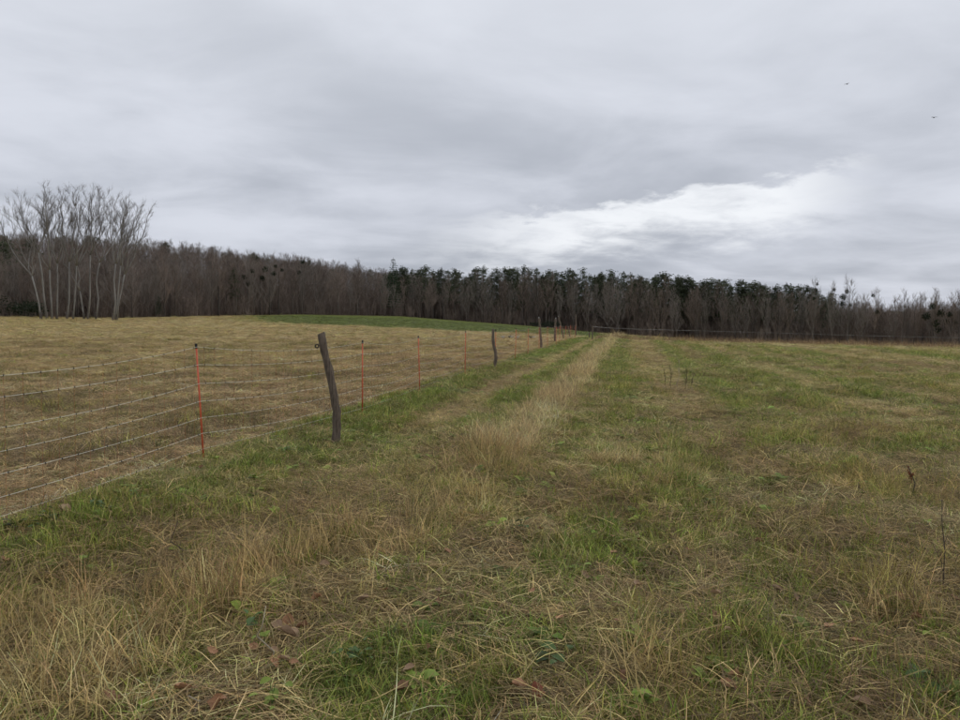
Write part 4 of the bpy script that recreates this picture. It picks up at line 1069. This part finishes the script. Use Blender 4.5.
LEAF = [(288, 646, .085, 2, 1.4, 'large pale brown leaf, widest of the leaf cluster beside the thin stalk'), (288, 632, .075, 0, .2, 'brown leaf standing upright at the back of the leaf cluster'), (277, 637, .065, 2, .9, 'tan curled leaf at the left of the leaf cluster'),
        (303, 637, .055, 3, 2.1, 'small pinkish brown leaf at the right of the leaf cluster'), (274, 672, .06, 3, 1.0, 'dark brown leaf below the leaf cluster'), (284, 671, .05, 5, 2.0, 'pale tan leaf just right of the dark brown one below the cluster'),
        (402, 700, .075, 1, .6, 'broad brown leaf lying in green grass at the bottom of the picture'), (533, 706, .07, 4, .4, 'red brown leaf at the bottom centre'), (518, 700, .06, 3, 2.5, 'orange brown leaf left of the red one at the bottom centre'),
        (182, 700, .075, 1, 1.2, 'brown curled leaf at the bottom left under the tall straw'), (218, 716, .06, 3, 0, 'dark curled leaf at the bottom edge near the pale stalk'), (440, 611, .045, 3, .4, 'small round brown leaf in the green grass at centre left'),
        (447, 559, .05, 1, .4, 'dark brown leaf beside the tall straw at centre left'), (471, 547, .04, 5, 1.0, 'small tan leaf right of the tall straw tuft'), (857, 652, .06, 1, .7, 'brown leaf at the lower right among dead grass'),
        (776, 597, .055, 5, 1.6, 'pale tan leaf right of centre in the grass'), (715, 603, .05, 2, .9, 'tan leaf in the thatch right of centre'), (900, 606, .06, 0, .2, 'orange brown leaf below the straw tuft at right'),
        (64, 517, .09, 2, 1.4, 'tan leaf lying by the lowest cord of the netting'), (728, 698, .06, 1, .9, 'brown leaf at the bottom right'), (735, 688, .05, 3, 1.8, 'dark brown leaf above the bottom right one'),
        (955, 608, .055, 0, .2, 'brown leaf at the right picture edge'), (860, 716, .06, 5, 1.4, 'pale leaf at the bottom edge, right of centre'), (300, 470, .05, 2, .5, 'small tan leaf near the foot of the bent post'), (622, 686, .045, 3, .5, 'small brown leaf right of the red one'),
        (5, 568, .07, 0, 1, 'brown leaf at the left picture edge'), (110, 708, .06, 0, 2, 'brown leaf under the tall straw at the bottom left corner')]
gl = np.random.default_rng(21)
for px, py, L, k, rz, lab in LEAF:
    b = ground_hit(px, py); o = bpy.data.objects.new('fallen_leaf', LM[k]); C.objects.link(o)
    o.location = b + (0, 0, .042); o.scale = (L * 1.1, L * 1.1, L * 1.1); o.rotation_euler = (gl.normal(.25, .3), gl.normal(0, .3), rz); tag(o, lab, 'leaf')
    if 'upright' in lab: o.rotation_euler = (1.2, .1, rz)
for k in range(44):
    px, py = gl.uniform(180, 955), gl.uniform(470, 715); b = ground_hit(px, py); o = bpy.data.objects.new('fallen_leaf', LM[int(gl.integers(6)) if gl.random() < .25 else int(gl.choice([0, 1, 2, 3, 5]))]); C.objects.link(o)
    s = gl.uniform(.035, .065); o.location = b + (0, 0, .05); o.scale = (s, s, s); o.rotation_euler = (gl.normal(0, .4), gl.normal(0, .4), gl.uniform(0, 6.28))
    tag(o, 'small scattered dry leaf half sunk in the meadow grass', 'leaf', 'small scattered leaves')

# ------------------------------------------------------------------ small leafy weeds (things)
def wl_mesh(mat, seed):
    g = np.random.default_rng(seed); mb = MB(); n = 6; V = []
    for i in range(n):
        t = i / (n - 1); w = .36 * math.sin(math.pi * (t * .94 + .03)) ** .8
        for s in (-1, 0, 1): V.append((s * w, t, -.25 * t * t + .18 * abs(s) * w * 2))
    mb.add(V, [(i * 3 + j, i * 3 + j + 1, (i + 1) * 3 + j + 1, (i + 1) * 3 + j) for i in range(n - 1) for j in range(2)])
    return mb.mesh('leaf', M[mat], True)
WL = {'weed_leaf': wl_mesh('weed_leaf', 1), 'weed_dark': wl_mesh('weed_dark', 2)}
WEEDS = [(272, 712, 'weed_leaf', 11, .042, .05, 'low weed with bright yellow green leaves at the bottom left'), (82, 582, 'weed_leaf', 6, .05, .12, 'yellowish green weed leaves rising from the tall straw'), (263, 655, 'weed_leaf', 5, .03, .05, 'tiny yellow green weed beside the thin pale stalk'),
         (255, 634, 'weed_dark', 5, .05, .06, 'green leaves left of the brown leaf cluster'), (360, 668, 'weed_dark', 12, .045, .05, 'patch of broad dark green leaves in the lower left grass'), (390, 646, 'weed_leaf', 5, .028, .07, 'small pale green weed above the dark green leaves'),
         (520, 533, 'weed_dark', 9, .045, .05, 'bright green broad leaved weed at centre'), (128, 498, 'weed_leaf', 12, .06, .06, 'bright green leafy clump beside the netting foot'), (100, 515, 'weed_dark', 14, .06, .06, 'green leafy clump left of the bright one by the netting'),
         (930, 692, 'weed_dark', 9, .06, .06, 'dark green broad leaved weed in the bottom right corner'), (50, 528, 'weed_dark', 14, .06, .07, 'leafy green clump by the tan leaf at the netting'), (548, 668, 'weed_dark', 6, .06, .04, 'grey green rosette above the red leaf')]
for px, py, mt, nl_, L, hh, lab in WEEDS:
    b = ground_hit(px, py); hh += .035; e = empty('weed_plant', b, lab, 'weed'); gg = np.random.default_rng(int(px))
    mb = MB(); 
    for k in range(3): mb.tube([(0, 0, -.01), (gg.normal(0, .02), gg.normal(0, .02), hh)], [.002, .0015], 4)
    mb.build('stem', M['weed_dark'], e)
    for k in range(nl_):
        o = bpy.data.objects.new('leaf', WL[mt]); C.objects.link(o); o.parent = e
        a = gg.random() * 6.28; o.location = (gg.normal(0, L * .7), gg.normal(0, L * .7), hh * gg.uniform(.3, 1.1)); s = 1.0 * L * gg.uniform(.5, 1.2); o.scale = (s, s, s); o.rotation_euler = (gg.uniform(-.1, .7), gg.normal(0, .2), a)

# ------------------------------------------------------------------ birds
def ground_bird(px, py, mat, rz, label):
    b = ground_hit(px, py); e = empty('ground_bird', b, label, 'bird', 'small birds on the pasture', rz); e.scale = (.6, .6, .6)
    MB().ball((0, 0, .18), .13, 10, 7, (1.35, .8, .85)).build('body', M[mat], e, True)
    MB().tube([(.1, 0, .2), (.17, 0, .29), (.19, 0, .34)], [.06, .04, .035], 8).ball((.2, 0, .36), .05, 8, 6).build('head', M[mat], e, True)
    MB().tube([(-.12, 0, .2), (-.22, 0, .27), (-.27, 0, .32)], [.06, .05, .02], 6).build('tail', M[mat], e, True)
    for s in (-1, 1): MB().tube([(0, s * .05, -.01), (0, s * .04, .1)], .012, 5).build('leg', M['stalk'], e)
for px, mt, rz, lab in ((503, 'bird_w', .3, 'leftmost small white bird at the far edge of the brown pasture'), (509.5, 'bird_b', 1, 'dark bird between white ones at the far edge of the brown pasture'), (511.8, 'bird_w', 3.0, 'white bird just right of the left dark bird on the far pasture'),
                        (517.5, 'bird_w', .1, 'white bird in the middle of the row on the far pasture'), (530.5, 'bird_b', 2.8, 'dark bird near the third wooden post on the far pasture'), (533.5, 'bird_w', .4, 'rightmost small white bird near the third wooden post')):
    ground_bird(px, 338.6, mt, rz, lab)
for px, py, D, rz, lab in ((847, 84, 170, .6, 'tiny bird flying high in the grey sky, higher of the two'), (934, 117.5, 150, 1.5, 'tiny bird gliding in the grey sky near the right edge')):
    p = at(px, py, D); e = empty('flying_bird', p, lab, 'bird', 'birds in the sky', rz)
    MB().ball((0, 0, 0), .11, 8, 6, (2.2, .8, .8)).build('body', M['bird_b'], e, True)
    for s in (-1, 1):
        MB().add([(.12, s * .05, .02), (-.1, s * .05, .02), (.1, s * .3, .1), (-.1, s * .3, .09), (-.06, s * .62, .04), (.12, s * .05, .0), (-.1, s * .05, .0), (.1, s * .3, .08), (-.1, s * .3, .07)],
                 [(0, 1, 3, 2), (2, 3, 4), (5, 7, 8, 6), (7, 4, 8), (0, 2, 7, 5), (2, 4, 7), (1, 6, 8, 3), (3, 8, 4)]).build('wing', M['bird_b'], e)
    MB().add([(-.2, -.03, 0), (-.2, .03, 0), (-.38, .07, 0), (-.38, -.07, 0), (-.2, 0, .015)], [(0, 1, 2, 3), (0, 4, 1), (1, 4, 2), (2, 4, 3), (3, 4, 0)]).build('tail', M['bird_b'], e)
print('triangles est', sum(len(o.data.polygons) for o in sc.objects if o.type == 'MESH'))
